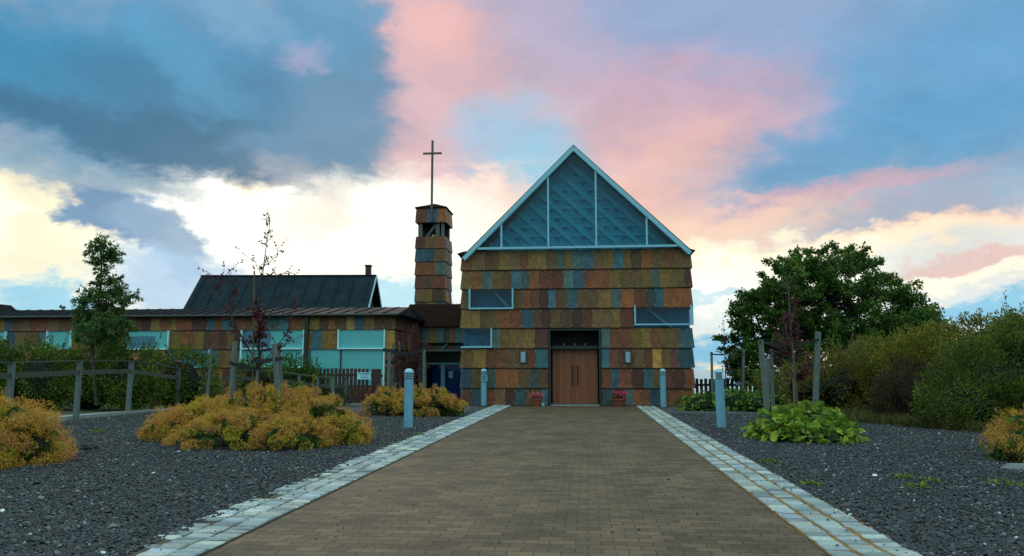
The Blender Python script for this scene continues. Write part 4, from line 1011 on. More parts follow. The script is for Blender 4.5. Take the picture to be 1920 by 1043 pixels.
def build_side_path():
    m = MB(); P = [(-15.6, 14), (-15.3, 21.6), (-15.1, 25.2), (-14.5, 28.2), (-11, 29.9), (-8.9, 31)]
    for i in range(len(P) - 1):
        (x0, y0), (x1, y1) = P[i], P[i + 1]; m.bar((x0 + .35, y0, .02), (x1 + .35, y1, .02), .13, .14)
    tag(m.build('kerb', M['concrete']), 'pale concrete kerb along the foot of the fence', kind='structure')
    m = MB(); P2 = [(-15.4, 12), (-15.1, 21.6), (-14.9, 25.2), (-13.9, 28.3), (-11, 30.1), (-9, 31.2)]
    Q2 = [(-17, 12), (-16.6, 22), (-16, 26), (-14.5, 30), (-11, 31.3), (-9, 32.3)]
    for i in range(5):
        m.add([(P2[i][0], P2[i][1], .008), (Q2[i][0], Q2[i][1], .008), (Q2[i + 1][0], Q2[i + 1][1], .008), (P2[i + 1][0], P2[i + 1][1], .008)], [(3, 2, 1, 0)])
    tag(m.build('side_path', M['concrete']), 'narrow concrete path behind the fence', kind='structure')
build_side_path()

# ------------------------------------------------------------------ picket fences
def pickets(name, label, runs, m, sp=.165, w=.12, h0=.25):
    t = thing(name, label, 'picket fence')
    pk = 0
    for (x0, y0, x1, y1, z) in runs:
        n = max(2, int(math.hypot(x1 - x0, y1 - y0) / sp)); d = Vector((x1 - x0, y1 - y0, 0)).normalized(); nn = Vector((d.y, -d.x, 0))
        for i in range(n):
            c = Vector((x0, y0, 0)) + d * (i + .5) * sp; b = MB()
            A = [c - d * w / 2 - nn * .011, c + d * w / 2 - nn * .011, c + d * w / 2 + nn * .011, c - d * w / 2 + nn * .011]
            dz = random.Random(i).uniform(-.015, .015)
            b.hexa([(p.x, p.y, .05) for p in A], [(p.x, p.y, z + dz) for p in A]); b.build('picket', m, t)
        for zz in (h0, z - .27):
            b = MB(); b.bar((x0 - nn.x * .035, y0 - nn.y * .035, zz), (x1 - nn.x * .035, y1 - nn.y * .035, zz), .03, .1); b.build('rail', m, t)
    return t
YP = 31.4
xa, xb = gx(583, YP), gx(697, YP)
pickets('picket_fence', 'maroon picket fence in front of the large turquoise windows, with a white sign', [(xa, YP, xb, YP, 1.47), (xb, YP, xb + .75, YP - 1.2, 1.45)], M['maroon'])
sg = thing('notice_sign', 'pale rectangular notice board hung on the maroon picket fence', 'sign')
a = at(682.5, 705, YP - .06); sg.location = (a.x, YP - .06, a.z)
b = MB(); b.box(-.285, .285, -.008, .008, -.145, .145); b.build('board', M['sign'], sg)
text('åmsundafjell', (0, -.012, .065), .092, M['ink'], sg); text('the whitewater', (0, -.012, -.01), .045, M['ink'], sg); text('besøkende', (-.03, -.012, -.085), .05, M['ink'], sg)
b = MB(); b.lathe([(.0, 0), (.026, 0), (.026, .004), (0, .004)], (0, 0, 0), 16); o = b.build('arrow_dot', M['ink'], sg); o.location = (.13, -.012, -.075); o.rotation_euler = (PI / 2, 0, 0)
pickets('picket_fence', 'black picket fence against the bright sky right of the church', [(gx(1302, 35), 35, gx(1420, 35), 35, 1.02)], M['black'], .19, .13)
sg = thing('small_sign', 'small white plate on the black picket fence beside a thin stake', 'sign')
a = at(1387, 720, 34.9); sg.location = a
b = MB(); b.box(-.17, .17, -.01, .01, -.06, .06); b.build('plate', mat('plate_white', (.45, .62, .70, 1), .6), sg)
text('Utgang', (0, -.013, -.025), .075, M['ink'], sg)

# ------------------------------------------------------------------ dry flowering mounds (lady's mantle)
TAN = [(.60, .31, .075), (.52, .25, .06), (.64, .37, .085), (.46, .26, .065)]
RUSTY = [(.50, .24, .085), (.42, .19, .07)]
YEL = [(.46, .34, .03), (.36, .30, .025), (.55, .38, .05)]
GRN = [(.05, .11, .02), (.09, .16, .02), (.03, .07, .02)]
def mantle(label, mounds, seed, dens=1.0, fs=.020, green=.12, lumpr=(.11, .21), plumes=14):
    """mounds: (x, y, rx, ry, h)"""
    r = np.random.RandomState(seed); t = thing('flowering_mound', label, 'bush', 'dry flowering mounds in the gravel beds')
    L = Leaves(seed); G = Leaves(seed + 1)
    for k, (x, y, rx, ry, h) in enumerate(mounds):
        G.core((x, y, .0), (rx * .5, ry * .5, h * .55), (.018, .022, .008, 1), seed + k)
        m = int(240 * rx * ry + 90); d = sph(r, m); d[:, 2] = np.abs(d[:, 2]); c_ = np.array([x, y, .02]) + d * np.array([rx, ry, h]) * r.uniform(.55, .84, (m, 1))
        G.add(T_LOBED, c_, d + sph(r, m) * .4, r.uniform(.10, .17, m), pal(r, m, GRN + [(.05, .06, .015), (.10, .09, .02)]), face=d + np.array([0, 0, .5]))
        area = rx * ry * 2 + h * (rx + ry) * 2.2; n = int(area * 17 * dens)
        for i in range(n):
            v = sph(r, 1)[0]; v[2] = abs(v[2]) * .95 + .02; v /= np.linalg.norm(v)
            if v[1] > .45 and r.rand() < .7: continue
            c = np.array([x, y, 0]) + v * np.array([rx, ry, h]) * r.uniform(.84, 1.0)
            lr = r.uniform(*lumpr)
            deep = False
            for q, (X, Y, RX, RY, H) in enumerate(mounds):
                if q != k and ((c[0] - X) / RX) ** 2 + ((c[1] - Y) / RY) ** 2 + (c[2] / H) ** 2 < .62: deep = True
            if deep: continue
            low = c[2] < h * .45 and abs(c[0] - (x + .15 * rx)) < .55 * rx and v[1] < -.3
            u = r.rand()
            if low and u < .26 or u < green * .22:       # open spot with the leaves below showing
                m = int(26 * dens); d = sph(r, m); d[:, 2] = np.abs(d[:, 2]) * .7
                G.add(T_LOBED, c + d * lr * .9 - np.array([0, 0, .05]), d, r.uniform(.05, .10, m), pal(r, m, GRN), face=np.tile(np.array([0, -.4, 1.]), (m, 1))); continue
            cols = TAN if u < .66 else RUSTY if u < .80 else YEL
            if r.rand() < .25: cols = cols + YEL[:1]
            m = int(330 * (lr / .16) ** 2 * dens); d = sph(r, m)
            q = r.uniform(.55, 1.08, (m, 1)) ** .6
            p = c + d * lr * q * np.array([1, 1, .8]) + r.normal(0, .008, (m, 3))
            keep = p[:, 2] > .015; p = p[keep]; d = d[keep]; m = len(p)
            L.add(T_TRI, p, sph(r, m), r.uniform(.7, 1.5, m) * fs, pal(r, m, cols, jit=.3))
        for i in range(int(plumes * rx)):           # wispy stems that stand above the mass
            v = sph(r, 1)[0]; v[2] = abs(v[2]) + .35; v /= np.linalg.norm(v)
            b0 = np.array([x, y, 0]) + v * np.array([rx, ry, h]) * .95; dirn = v * .6 + np.array([0, 0, .5]) + r.normal(0, .2, 3); ln = r.uniform(.10, .24)
            m = int(95 * dens); s = r.rand(m, 1) ** .7
            p = b0 + dirn * s * ln + sph(r, m) * .035 * (.3 + s)
            L.add(T_TRI, p, sph(r, m), r.uniform(.7, 1.3, m) * fs, pal(r, m, TAN + YEL[:1], jit=.3))
    L.build('flower_heads', M['floret'], t); G.build('leaves', M['leaf'], t)
    return t
mantle('largest tan flowering mound, left of the path below the staked young tree', [(-8.25, 15.7, 1.05, 1.1, .62), (-7.6, 15.6, 1.2, 1.3, .86), (-6.8, 16.1, 1.25, 1.4, 1.14), (-6.1, 16.0, 1.15, 1.3, 1.10), (-5.4, 15.4, 1.0, 1.1, .84), (-4.85, 15.0, .6, .7, .55), (-6.6, 14.5, 1.4, 1.2, .62), (-5.6, 14.3, 1.0, 1.0, .55)], 41, lumpr=(.09, .17), dens=1.15)
mantle('rounded rust tan flowering mound cut off by the left edge of the picture', [(-9.15, 11.5, .95, 1.0, .98), (-8.95, 10.75, .60, .6, .62), (-8.65, 11.4, .58, .75, .78), (-10.3, 11.4, 1.0, 1.0, .8)], 42, dens=1.15, fs=.017)
mantle('small yellow green flowering mound behind the near left bollard', [(-6.3, 24.3, .85, .9, .80), (-5.5, 24.1, .8, .9, .86), (-4.75, 24.1, .8, .9, .88), (-4.3, 24.0, .55, .6, .62)], 43, dens=.55, fs=.032, green=.3)
mantle('tan flowering plant with green leaves at the right edge by a flat stone', [(7.3, 13.6, .75, .8, .80), (8.1, 13.8, 1.0, 1.0, 1.0), (6.75, 13.1, .45, .45, .40)], 44, fs=.018, green=.5, plumes=30)

# ------------------------------------------------------------------ leafy green patches
def leafpatch(label, mounds, seed, size, cols, dens=1.0):
    r = np.random.RandomState(seed); t = thing('leafy_plant', label, 'plant', 'leafy plant patches right of the path'); L = Leaves(seed)
    for k, (x, y, rx, ry, h) in enumerate(mounds):
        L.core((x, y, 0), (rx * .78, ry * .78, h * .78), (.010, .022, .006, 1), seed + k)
        n = int((rx * ry * 3 + h * (rx + ry) * 3) * 75 * dens * (.14 / size) ** 1.5); v = sph(r, n); v[:, 2] = np.abs(v[:, 2])
        lump = 1 + .10 * np.sin(v[:, 0] * 9 + k) * np.cos(v[:, 2] * 8 + v[:, 1] * 7)
        c = np.array([x, y, 0]) + v * np.array([rx, ry, h]) * (lump * r.uniform(.78, 1.06, n))[:, None]
        d = v * .8 + r.normal(0, .5, (n, 3)); d[:, 2] -= .35
        f = v * .9 + np.array([0, 0, .8])
        c[:, 2] = np.maximum(c[:, 2], .04)
        L.add(T_LOBED, c, d, r.uniform(.7, 1.3, n) * size, pal(r, n, cols, jit=.3), face=f)
    L.build('leaves', M['leaf'], t)
GL = [(.20, .30, .022), (.13, .22, .02), (.27, .34, .035), (.08, .15, .02)]
leafpatch('bright green lobed leaf patch around the staked red sapling', [(4.2, 17.0, .9, 1.1, .58), (4.75, 17.4, .80, 1.1, .72), (5.05, 16.9, .52, .9, .46), (3.95, 16.4, .55, .6, .36), (4.6, 16.4, .72, .8, .42)], 51, .155, GL)
leafpatch('darker green leafy patch beside the black picket fence and church corner', [(4.1, 28.2, .9, .9, .62), (5.2, 28.5, .9, 1.0, .70), (6.0, 27.8, .9, 1.0, .66)], 52, .17, [(.08, .17, .02), (.05, .11, .02), (.14, .24, .03)], .8)

# ------------------------------------------------------------------ shrubs
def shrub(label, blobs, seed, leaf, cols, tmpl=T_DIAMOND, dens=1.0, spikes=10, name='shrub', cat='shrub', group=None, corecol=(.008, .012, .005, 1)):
    """blobs: (x, y, z, rx, ry, rz)"""
    r = np.random.RandomState(seed); t = thing(name, label, cat, group); L = Leaves(seed); B = MB()
    for k, (x, y, z, rx, ry, rz) in enumerate(blobs):
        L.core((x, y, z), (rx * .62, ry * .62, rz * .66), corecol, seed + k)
        area = 4 * (rx * ry + rx * rz + ry * rz) / 3 * 3.14; nl = int(area * 5.5)
        for i in range(nl):
            v = sph(r, 1)[0]
            if v[1] > .5 and r.rand() < .6: continue
            c = np.array([x, y, z]) + v * np.array([rx, ry, rz]) * r.uniform(.82, 1.05)
            if c[2] < .1: continue
            lr = r.uniform(.18, .38); m = int(150 * dens * (lr / .28) ** 2 * (.06 / leaf) ** 1.2)
            d = sph(r, m); q = r.rand(m, 1) ** .4; p = c + d * lr * q; kk = p[:, 2] > .03; p = p[kk]; d = d[kk]; m = len(p)
            tone = r.uniform(.7, 1.3)
            cc = pal(r, m, cols, jit=.25); cc[:, :3] *= tone
            L.add(tmpl, p, d + v * .8 + np.array([0, 0, .5]), r.uniform(.7, 1.3, m) * leaf, np.clip(cc, 0, 1))
        for i in range(int(spikes * rx)):
            v = sph(r, 1)[0]; v[2] = abs(v[2]) + .4; v /= np.linalg.norm(v)
            b0 = np.array([x, y, z]) + v * np.array([rx, ry, rz]) * .9; dirn = v * .5 + np.array([0, 0, .8]) + r.normal(0, .25, 3); ln = r.uniform(.2, .55)
            m = int(26 * dens); s = r.rand(m, 1)
            L.add(tmpl, b0 + dirn * s * ln + sph(r, m) * .05, dirn + sph(r, m) * .8, r.uniform(.7, 1.2, m) * leaf, pal(r, m, cols))
            B.tube([b0 - v * .3, b0, b0 + dirn * ln], [.015, .01, .004], 5, (.05, .04, .03, 1))
    for (x, y, z, rx, ry, rz) in blobs[:4]:
        B.tube([(x, y, 0), (x + .1, y, z), (x + .2, y - .1, z + rz * .6)], [.06, .04, .02], 6, (.05, .04, .03, 1))
    L.build('foliage', M['leaf'], t); B.build('branches', M['bark'], t)
    return t
DG = [(.045, .095, .028), (.028, .065, .025), (.09, .155, .022), (.15, .175, .018)]
OL = [(.20, .19, .022), (.26, .21, .025), (.12, .13, .02)]
BR = [(.070, .040, .020), (.055, .045, .018), (.085, .05, .03)]
YG = [(.11, .13, .022), (.085, .10, .02), (.14, .14, .03)]
def bush(label, lst, *a, **k):
    return shrub(label, lst, *a, **k)
bush('tall dark green shrub rising at the right edge of the picture', [(10.4, 20.8, 1.0, 1.5, 1.6, 1.15), (11.8, 21.2, 1.3, 1.9, 1.8, 1.6), (13.6, 21.6, 1.6, 2.0, 2.0, 1.7), (9.35, 20.4, .5, 1.2, 1.2, .8), (11.0, 19.9, .5, 1.5, 1.0, .7)], 61, .055, DG + OL[:1], dens=1.1)
bush('olive green shrub between the broad tree and the tall dark shrub', [(11.2, 26, 1.4, 1.6, 1.5, 1.3), (12.8, 26.2, 1.7, 1.6, 1.5, 1.45), (9.9, 25.6, 1.1, 1.2, 1.2, 1.0)], 62, .075, OL + YG[:1], dens=.9)
bush('purple brown shrub low in front of the olive bushes', [(9.1, 22.8, .7, 1.0, 1.0, .85), (9.9, 22.4, .6, .8, .8, 1.0)], 63, .05, BR, dens=1.0, corecol=(.012, .008, .006, 1))
bush('yellow olive scrubby bush behind the staked red sapling', [(8.0, 26.2, .9, 1.1, 1.0, 1.05), (9.2, 26.6, 1.0, 1.2, 1.0, 1.25), (7.3, 27.2, .7, .8, .8, .9)], 64, .07, BR[1:2] + OL + YG[2:], tmpl=T_LONG, dens=1.0, spikes=16)
bush('low mixed yellow green undergrowth at the far end of the right bed', [(6.7, 30.2, .5, .9, .8, .8), (7.9, 29.6, .6, 1.0, .8, .9), (10.6, 28.6, 1.2, 1.6, 1.0, 1.2)], 65, .08, OL + GRN[:1], dens=.8)
HG = [(.06, .125, .016), (.10, .15, .018), (.035, .07, .014), (.17, .21, .02)]
g_ = 'hedge shrubs behind the wooden fence'
bush('leafy hedge shrub behind the fence at the left edge', [(-21.5, 26.5, .9, 1.6, 1.0, 1.55), (-19.6, 26.4, .9, 1.6, 1.0, 1.40)], 71, .085, HG, dens=.7, group=g_)
bush('leafy hedge shrub behind the fence under the slender green tree', [(-17.8, 26.6, .9, 1.5, 1.0, 1.36), (-16.2, 26.4, .9, 1.4, 1.0, 1.33)], 72, .085, HG, dens=.7, group=g_)
bush('leafy hedge shrub behind the fence, left of the staked young tree', [(-14.9, 27.4, .8, 1.3, .9, 1.33), (-13.4, 30.6, .8, 1.0, .5, 1.1)], 73, .085, HG, dens=.7, group=g_)
bush('bright green shrub in front of the turquoise windows beside the picket fence', [(-11.9, 30.8, .8, .9, .6, .98), (-11.0, 30.7, .6, .7, .5, .85)], 74, .085, [(.10, .20, .02), (.06, .13, .02), (.03, .06, .015)], dens=.9, group=g_)
bush('low dark plants at the foot of the ramp fence left of the maroon pickets', [(-11.4, 29.2, .2, 1.2, .4, .55), (-9.9, 29.4, .2, .8, .4, .5)], 75, .06, GRN[2:] + HG[2:3], dens=.7, group=g_)

# ------------------------------------------------------------------ grass and weeds
def build_grass():
    r = np.random.RandomState(9); L = Leaves(9); n = 16000
    y = r.uniform(17.5, 31, n); e = np.interp(y, [11.5, 14.5, 18.5, 23.0, 26, 31], [7.9, 8.8, 9.2, 7.0, 6.4, 6.6]); x = e - .25 + np.abs(r.normal(0, 1, n)) * 1.3
    p = np.stack([x, y, np.zeros(n)], 1); d = r.normal(0, .45, (n, 3)); d[:, 2] = 1
    L.add(T_BLADE, p, d, r.uniform(.10, .32, n) * 1.0, pal(r, n, [(.10, .12, .02), (.15, .13, .04), (.05, .07, .015), (.08, .05, .02)]))
    o = L.build('grass', M['leaf']); tag(o, 'rough grass along the edge of the right gravel bed', 'grass', kind='stuff')
build_grass()
def build_weeds():
    r = np.random.RandomState(12)
    for px, py, s, lab in ((1696, 900, .16, 'tiny weed nearest the bed edge in the right gravel, leftmost of three close together'), (1720, 917, .14, 'tiny weed lowest of the three in the right gravel'), (1748, 908, .17, 'bright weed tuft, rightmost of three in the right gravel'), (1522, 912, .12, 'small weed beside the right row of setts'), (1440, 870, .16, 'brownish weed tuft by the right setts below the leafy patch'), (186, 812, .22, 'green weed tuft in the left gravel behind the two dark stones'), (786, 818, .14, 'yellow weed at the edge of the left setts below the near bollard'), (1885, 912, .22, 'yellowish low weeds near the right edge of the gravel')):
        d = ray(px, py); p = EYE + d * (-EYE.z / d.z); L = Leaves(int(px)); n = 60
        v = sph(r, n); v[:, 2] = np.abs(v[:, 2]) * .5 + .1; c = v * np.array([s, s * .8, s * .4]) * r.uniform(.2, 1, (n, 1))
        L.add(T_DIAMOND, c, v, r.uniform(.03, .06, n), pal(r, n, [(.12, .20, .02), (.22, .24, .03), (.07, .10, .02)]))
        o = L.build('weed', M['leaf']); o.location = (p.x, p.y, .02); tag(o, ' '.join(lab.split()[:16]), 'weed', 'weeds in the gravel')
    for px, py, s, lab in ((148, 845, .13, 'left of two round black stones lying on the left gravel'), (166, 844, .17, 'right and larger of two black stones on the left gravel')):
        d = ray(px, py); p = EYE + d * (-EYE.z / d.z); L = Leaves(int(px)); L.core((0, 0, .05), (s, s * .8, .10), (.012, .014, .02, 1), int(px)); o = L.build('black_stone', M['stone']); o.location = (p.x, p.y, 0); tag(o, lab, 'stone', 'black stones')
    L = Leaves(3); L.core((0, 0, .0), (.55, .22, .10), (.13, .15, .16, 1), 3); o = L.build('flat_stone', M['stone']); o.location = (6.45, 12.0, 0); o.rotation_euler = (0, 0, -.5); tag(o, 'flat grey stone at the foot of the right edge plant', 'stone')
build_weeds()

# ------------------------------------------------------------------ trees
def tree_from(label, name, base, trunk, rads, clumps, seed, leaf, cols, tmpl, dens, barkc=(.05, .04, .03, 1), group=None, droop=.3, lb=.5, cat='tree', jit=.2):
    """trunk: list of points; clumps: (x,y,z,r)"""
    r = np.random.RandomState(seed); t = thing(name, label, cat, group)
    T = MB(); T.tube(trunk, rads, 8, barkc); T.build('trunk', M['bark'], t)
    B = MB(); L = Leaves(seed); tr = [np.array(p, float) for p in trunk]
    for (x, y, z, q) in clumps:
        c = np.array([x, y, z])
        best = min(range(len(tr)), key=lambda i: np.linalg.norm(tr[i] - (c - np.array([0, 0, .8 * q + .25]))) + (5 if tr[i][2] > z + .1 else 0))
        a = tr[best]; mid = (a + c) / 2 + r.normal(0, .08, 3) * np.linalg.norm(c - a) + np.array([0, 0, -.05])
        B.tube([a, mid, c], [rads[best] * .38, rads[best] * .22, .006], 5, barkc)
        k = max(3, int(7 * q * q / .12 * lb))
        for j in range(min(k, 40)):
            e = c + sph(r, 1)[0] * q * r.uniform(.5, 1.1) * np.array([1, 1, .8]); s0 = c + (a - c) * r.uniform(0, .3)
            B.tube([s0, (s0 + e) / 2 + r.normal(0, .03, 3), e], [.008, .006, .003], 4, barkc)
            m = int(dens * 14); s = r.rand(m, 1) ** .6; p = s0 + (e - s0) * s + sph(r, m) * q * jit * r.uniform(.3, 1, (m, 1))
            d = (e - s0)[None] * .8 / (np.linalg.norm(e - s0) + .01) + sph(r, m) * .8 + np.array([0, 0, -droop])
            cc = pal(r, m, cols, jit=.25); cc[:, :3] *= r.uniform(.7, 1.3)
            L.add(tmpl, p, d, r.uniform(.7, 1.25, m) * leaf, np.clip(cc, 0, 1))
    B.build('branches', M['bark'], t); L.build('crown', M['leaf'], t)
    return t
def px_clumps(lst, Y, seed, dy=.5, k=1.0):
    r = random.Random(seed); out = []
    for (px, py, rp) in lst:
        y = Y + r.uniform(-dy, dy); p = at(px, py, y); out.append((p.x, p.y, p.z, rp * k / FPX * Y))
    return out
# slender green tree left
Yt = 25.6
tree_from('slender green tree rising above the wing roof at the left', 'young_tree', None, [at(182, 760, Yt), at(172, 650, Yt), at(180, 590, Yt), at(190, 530, Yt), at(190, 470, Yt), at(190, 448, Yt)], [.07, .06, .05, .04, .02, .01],
    px_clumps([(188, 458, 20), (206, 470, 18), (170, 468, 13), (188, 486, 22), (214, 480, 14), (190, 510, 12), (186, 528, 13), (216, 522, 16), (226, 534, 12), (172, 528, 8), (222, 548, 14), (200, 548, 24), (172, 550, 20), (150, 560, 16), (232, 560, 16), (252, 554, 14), (185, 575, 26), (212, 580, 24), (158, 584, 22), (148, 600, 16), (235, 600, 18), (195, 605, 28), (168, 615, 20), (222, 625, 22), (188, 635, 22), (150, 630, 16), (245, 612, 14)], Yt, 3, .5, 1.3),
    101, .14, [(.035, .16, .035), (.025, .10, .03), (.08, .18, .025), (.15, .14, .03)], T_LONG, 1.7, droop=.7, lb=1.5)
# broad tree right
def broad():
    r = random.Random(8); Y = 35.5; cl = []
    outline = [(1352, 632), (1372, 640), (1392, 600), (1398, 575), (1415, 545), (1430, 520), (1448, 497), (1470, 490), (1492, 475), (1520, 468), (1545, 474), (1572, 466), (1600, 464), (1622, 476), (1645, 492), (1668, 512), (1690, 522), (1712, 535), (1728, 560), (1748, 580), (1762, 604), (1745, 622), (1360, 655), (1385, 665), (1410, 690), (1395, 640), (1440, 700)]
    for x, y in outline: cl.append((x, y, r.uniform(12, 20)))
    for i in range(230):
        x = r.uniform(1372, 1748); k = (x - 1560) / 205.0; top = 468 + 128 * k * k; y = top + 8 + (700 - top) * r.random() ** 1.2; cl.append((x, y, r.uniform(14, 25)))
    pts = px_clumps(cl, Y, 5, 2.6)
    base = at(1545, 735, Y); stems = [base, Vector((base.x - .3, Y, 1.6)), Vector((base.x - .2, Y, 2.8)), Vector((base.x, Y, 4.2)), Vector((base.x + .1, Y, 6.2))]
    t = tree_from('broad round dark green tree right of the church', 'broad_tree', None, stems, [.22, .18, .14, .09, .03], pts, 102, .135, [(.038, .12, .018), (.020, .070, .014), (.085, .17, .02), (.13, .19, .02)], T_DIAMOND, 3.5, barkc=(.014, .012, .010, 1), droop=.1, lb=.6, jit=.42)
    B = MB(); r2 = random.Random(4)
    for i in range(6):
        x = base.x + r2.uniform(-.6, .6); a = r2.uniform(-1, 1) * 3.2
        B.tube([(x, Y, 0), (x + a * .3, Y + .2, 1.2), (x + a * .8, Y + .4, 2.6), (x + a, Y + .2, 4.2)], [.12, .10, .07, .03], 6, (.03, .025, .02, 1))
    B.build('limbs', M['bark'], t)
broad()
# little treetop beyond the wing
a = at(118, 580, 48)
tree_from('tiny treetop showing over the wing roof left of the slender tree', 'distant_tree', None, [(a.x, 48, 2.5), (a.x, 48, a.z), (a.x, 48, a.z + .2)], [.1, .05, .02], [(a.x, 48, a.z, .3), (a.x + .1, 48, a.z - .5, .5)], 103, .12, DG, T_DIAMOND, 1.2)
# staked young tree with dark red leaves
def poly_tree(label, Y, lines, seed, leafcols, leaf, dens, bark=(.10, .085, .075, 1), spread=.05, taper=.028, name='young_tree', group='young staked trees'):
    r = np.random.RandomState(seed); t = thing(name, label, 'tree', group); T = MB(); B = MB(); L = Leaves(seed)
    for k, (pts, d0, cols, den) in enumerate(lines):
        y0 = Y; P = []
        for i, (px, py) in enumerate(pts): P.append(np.array(at(px, py, Y + (0 if k == 0 else r.uniform(-.25, .25) * i / len(pts)))))
        n = len(P); (T if k == 0 else B).tube(P, [d0 * (1 - .8 * i / (n - 1)) for i in range(n)], 7, bark)
        for i in range(n - 1):
            if k == 0 and i < 1: continue
            seg = P[i + 1] - P[i]; ln = np.linalg.norm(seg)
            tw = int(ln * 15 * max(.3, den))
            for j in range(tw):
                s0 = P[i] + seg * r.rand(); v = sph(r, 1)[0]; v = v * .8 + seg / ln * .6; e = s0 + v * r.uniform(.08, .30) * (1 + spread * 6)
                B.tube([s0, (s0 + e) / 2 + r.normal(0, .015, 3), e], [.006, .004, .002], 4, bark)
                m = max(1, int(12 * den * dens)); s = .2 + .8 * r.rand(m, 1); p = s0 + (e - s0) * s + sph(r, m) * spread * .5
                L.add(T_DIAMOND, p, sph(r, m) + v * .6, r.uniform(.7, 1.25, m) * leaf, pal(r, m, cols, jit=.3))
    T.build('trunk', M['bark'], t); B.build('branches', M['bark'], t); L.build('crown', M['leaf'], t)
    return t
RED = [(.085, .012, .022), (.055, .010, .018), (.13, .022, .030)]; PALE = [(.07, .075, .035), (.10, .06, .04), (.05, .045, .03)]
poly_tree('young red leaved tree with a thin pale top standing in the largest flowering mound', 16.2, [
    ([(484, 760), (487, 700), (486, 620), (488, 560), (494, 500), (501, 450), (507, 412)], .026, PALE, .55),
    ([(486, 690), (458, 640), (432, 590), (410, 550), (395, 512)], .018, RED, .8),
    ([(432, 592), (440, 545), (446, 515)], .010, RED, .8), ([(410, 550), (420, 520), (430, 510)], .008, RED, .9), ([(415, 560), (430, 600), (450, 650)], .008, RED, .3),
    ([(486, 640), (505, 590), (530, 550), (540, 520)], .012, RED[:1] + PALE, .3), ([(492, 520), (478, 490), (462, 480)], .008, PALE, .8), ([(494, 500), (520, 480), (522, 455)], .008, PALE, .8), ([(492, 530), (515, 515), (545, 512)], .007, PALE, .9),
    ([(486, 690), (515, 655), (538, 625), (548, 590), (552, 565)], .014, RED, .9), ([(510, 662), (535, 645), (548, 632)], .008, RED, 1.0), ([(486, 650), (484, 600), (480, 565)], .01, RED, 1.6), ([(488, 668), (478, 640), (490, 610)], .01, RED, 1.6), ([(500, 450), (498, 430), (508, 408)], .006, PALE, .9)],
    111, RED, .060, .8, bark=(.035, .022, .022, 1))
poly_tree('dark red sapling beside the glazed side entrance', 25.5, [
    ([(765, 775), (766, 720), (770, 660), (774, 620)], .03, RED, 1.0), ([(766, 720), (750, 690), (742, 660)], .015, RED, 1.6), ([(766, 715), (785, 690), (792, 655)], .015, RED, 1.6), ([(768, 700), (760, 660), (756, 630)], .015, RED, 1.6), ([(768, 690), (778, 670), (786, 630)], .012, RED, 1.5), ([(766, 730), (748, 715), (738, 690)], .01, RED, 1.2)],
    112, RED, .06, .7, bark=(.06, .05, .045, 1), spread=.12)
poly_tree('small crimson sapling staked in the bright green leaf patch', 17.8, [
    ([(1490, 760), (1487, 700), (1484, 640), (1480, 580), (1478, 535)], .024, RED[:1] + [(.05, .02, .02)], .8), ([(1487, 710), (1465, 685), (1455, 665)], .010, RED, 1.0), ([(1487, 705), (1515, 688), (1530, 672)], .010, RED, 1.6), ([(1486, 680), (1470, 650), (1462, 630)], .010, RED, 1.6), ([(1486, 670), (1498, 650), (1496, 620)], .010, RED, 1.3), ([(1484, 650), (1472, 615), (1470, 600)], .008, RED, 1.5), ([(1487, 720), (1500, 705), (1512, 700)], .010, RED, 2.0), ([(1482, 610), (1490, 580), (1486, 560)], .006, RED, .8)],
    113, RED, .055, 1.1, bark=(.15, .13, .11, 1), spread=.08)
poly_tree('thin sapling between bare stakes right of the far right bollard', 29.5, [
    ([(1361, 745), (1360, 690), (1358, 640), (1357, 612)], .025, RED[:1] + DG[:1], .5), ([(1360, 680), (1370, 670), (1384, 660)], .01, DG[:2] + RED[:1], .8), ([(1360, 700), (1372, 695), (1392, 700)], .01, DG[:2] + [(.1, .05, .02)], .9)],
    114, RED, .085, 1.0, bark=(.03, .025, .025, 1), spread=.12)

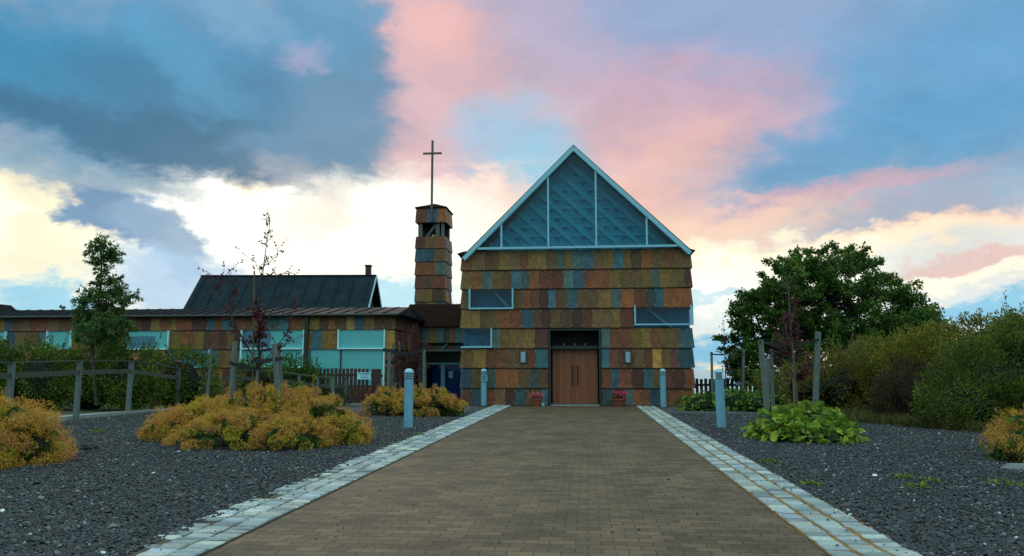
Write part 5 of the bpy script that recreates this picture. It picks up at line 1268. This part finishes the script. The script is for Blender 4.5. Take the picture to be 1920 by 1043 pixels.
# ------------------------------------------------------------------ tree stakes
def stakes(label, Y, posts, straps, canes=()):
    t = thing('tree_stakes', label, 'tree stakes', 'stakes supporting the young trees')
    for (x0, y0, x1, y1, rad, dy) in posts:       # base px,py -> top px,py
        a = at(x0, y0, Y + dy); b = at(x1, y1, Y + dy); k = a.z / (b.z - a.z); a = a - (b - a) * k
        m = MB(); m.tube([a, (a + b) / 2, b], [rad, rad * .97, rad * .94], 12); m.build('stake', M['greywood'], t)
    for (x0, y0, x1, y1, w, dy0, dy1) in straps:
        a = at(x0, y0, Y + dy0); b = at(x1, y1, Y + dy1); m = MB(); m.bar(a, (a + b) / 2 + Vector((0, 0, -.015)), .02, w); m.bar((a + b) / 2 + Vector((0, 0, -.015)), b, .02, w); m.build('strap', M['strap'], t)
    for (x0, y0, x1, y1, dy) in canes:
        a = at(x0, y0, Y + dy); b = at(x1, y1, Y + dy); k = a.z / (b.z - a.z); a = a - (b - a) * k
        m = MB(); m.tube([a, b], [.022, .018], 8, (.10, .075, .05, 1)); m.build('cane', M['bark'], t)
stakes('grey stakes with black straps holding the tree in the largest flowering mound', 16.0,
    [(433, 742, 441, 640, .052, -.3), (520, 718, 514, 645, .062, -.2), (527, 720, 523, 643, .04, .5), (391, 720, 397, 655, .028, 1.2)],
    [(430, 680, 478, 692, .075, -.40, .0), (470, 678, 530, 672, .075, .0, -.32), (490, 657, 528, 650, .05, .1, .5)], [(473, 745, 477, 508, .1)])
stakes('weathered stakes around the dark red sapling by the side entrance', 25.4,
    [(728, 740, 730, 660, .055, -.3), (737, 740, 737, 645, .05, .4), (750, 740, 749, 640, .03, .6), (794, 750, 795, 655, .06, .2)],
    [(718, 656, 768, 664, .12, -.3, 0), (768, 664, 800, 652, .12, 0, .2), (722, 678, 742, 680, .09, -.36, 0)])
stakes('leaning weathered stakes with black straps in the bright green leaf patch', 17.6,
    [(1438, 770, 1426, 637, .062, -.4), (1449, 745, 1446, 655, .045, .9), (1440, 745, 1439, 672, .045, 1.6), (1529, 757, 1534, 622, .070, -.1)],
    [(1424, 641, 1482, 650, .06, -.47, 0), (1482, 650, 1536, 636, .045, 0, -.19), (1440, 660, 1486, 657, .05, .9, .1)], [(1494, 745, 1485, 640, -.1)])
stakes('two dark bare posts joined by a bar right of the church', 29.5,
    [(1336, 740, 1334, 660, .05, -.2), (1393, 740, 1394, 655, .055, .3), ],
    [(1333, 664, 1360, 665, .05, -.26, 0), (1360, 663, 1396, 664, .045, 0, .2)])
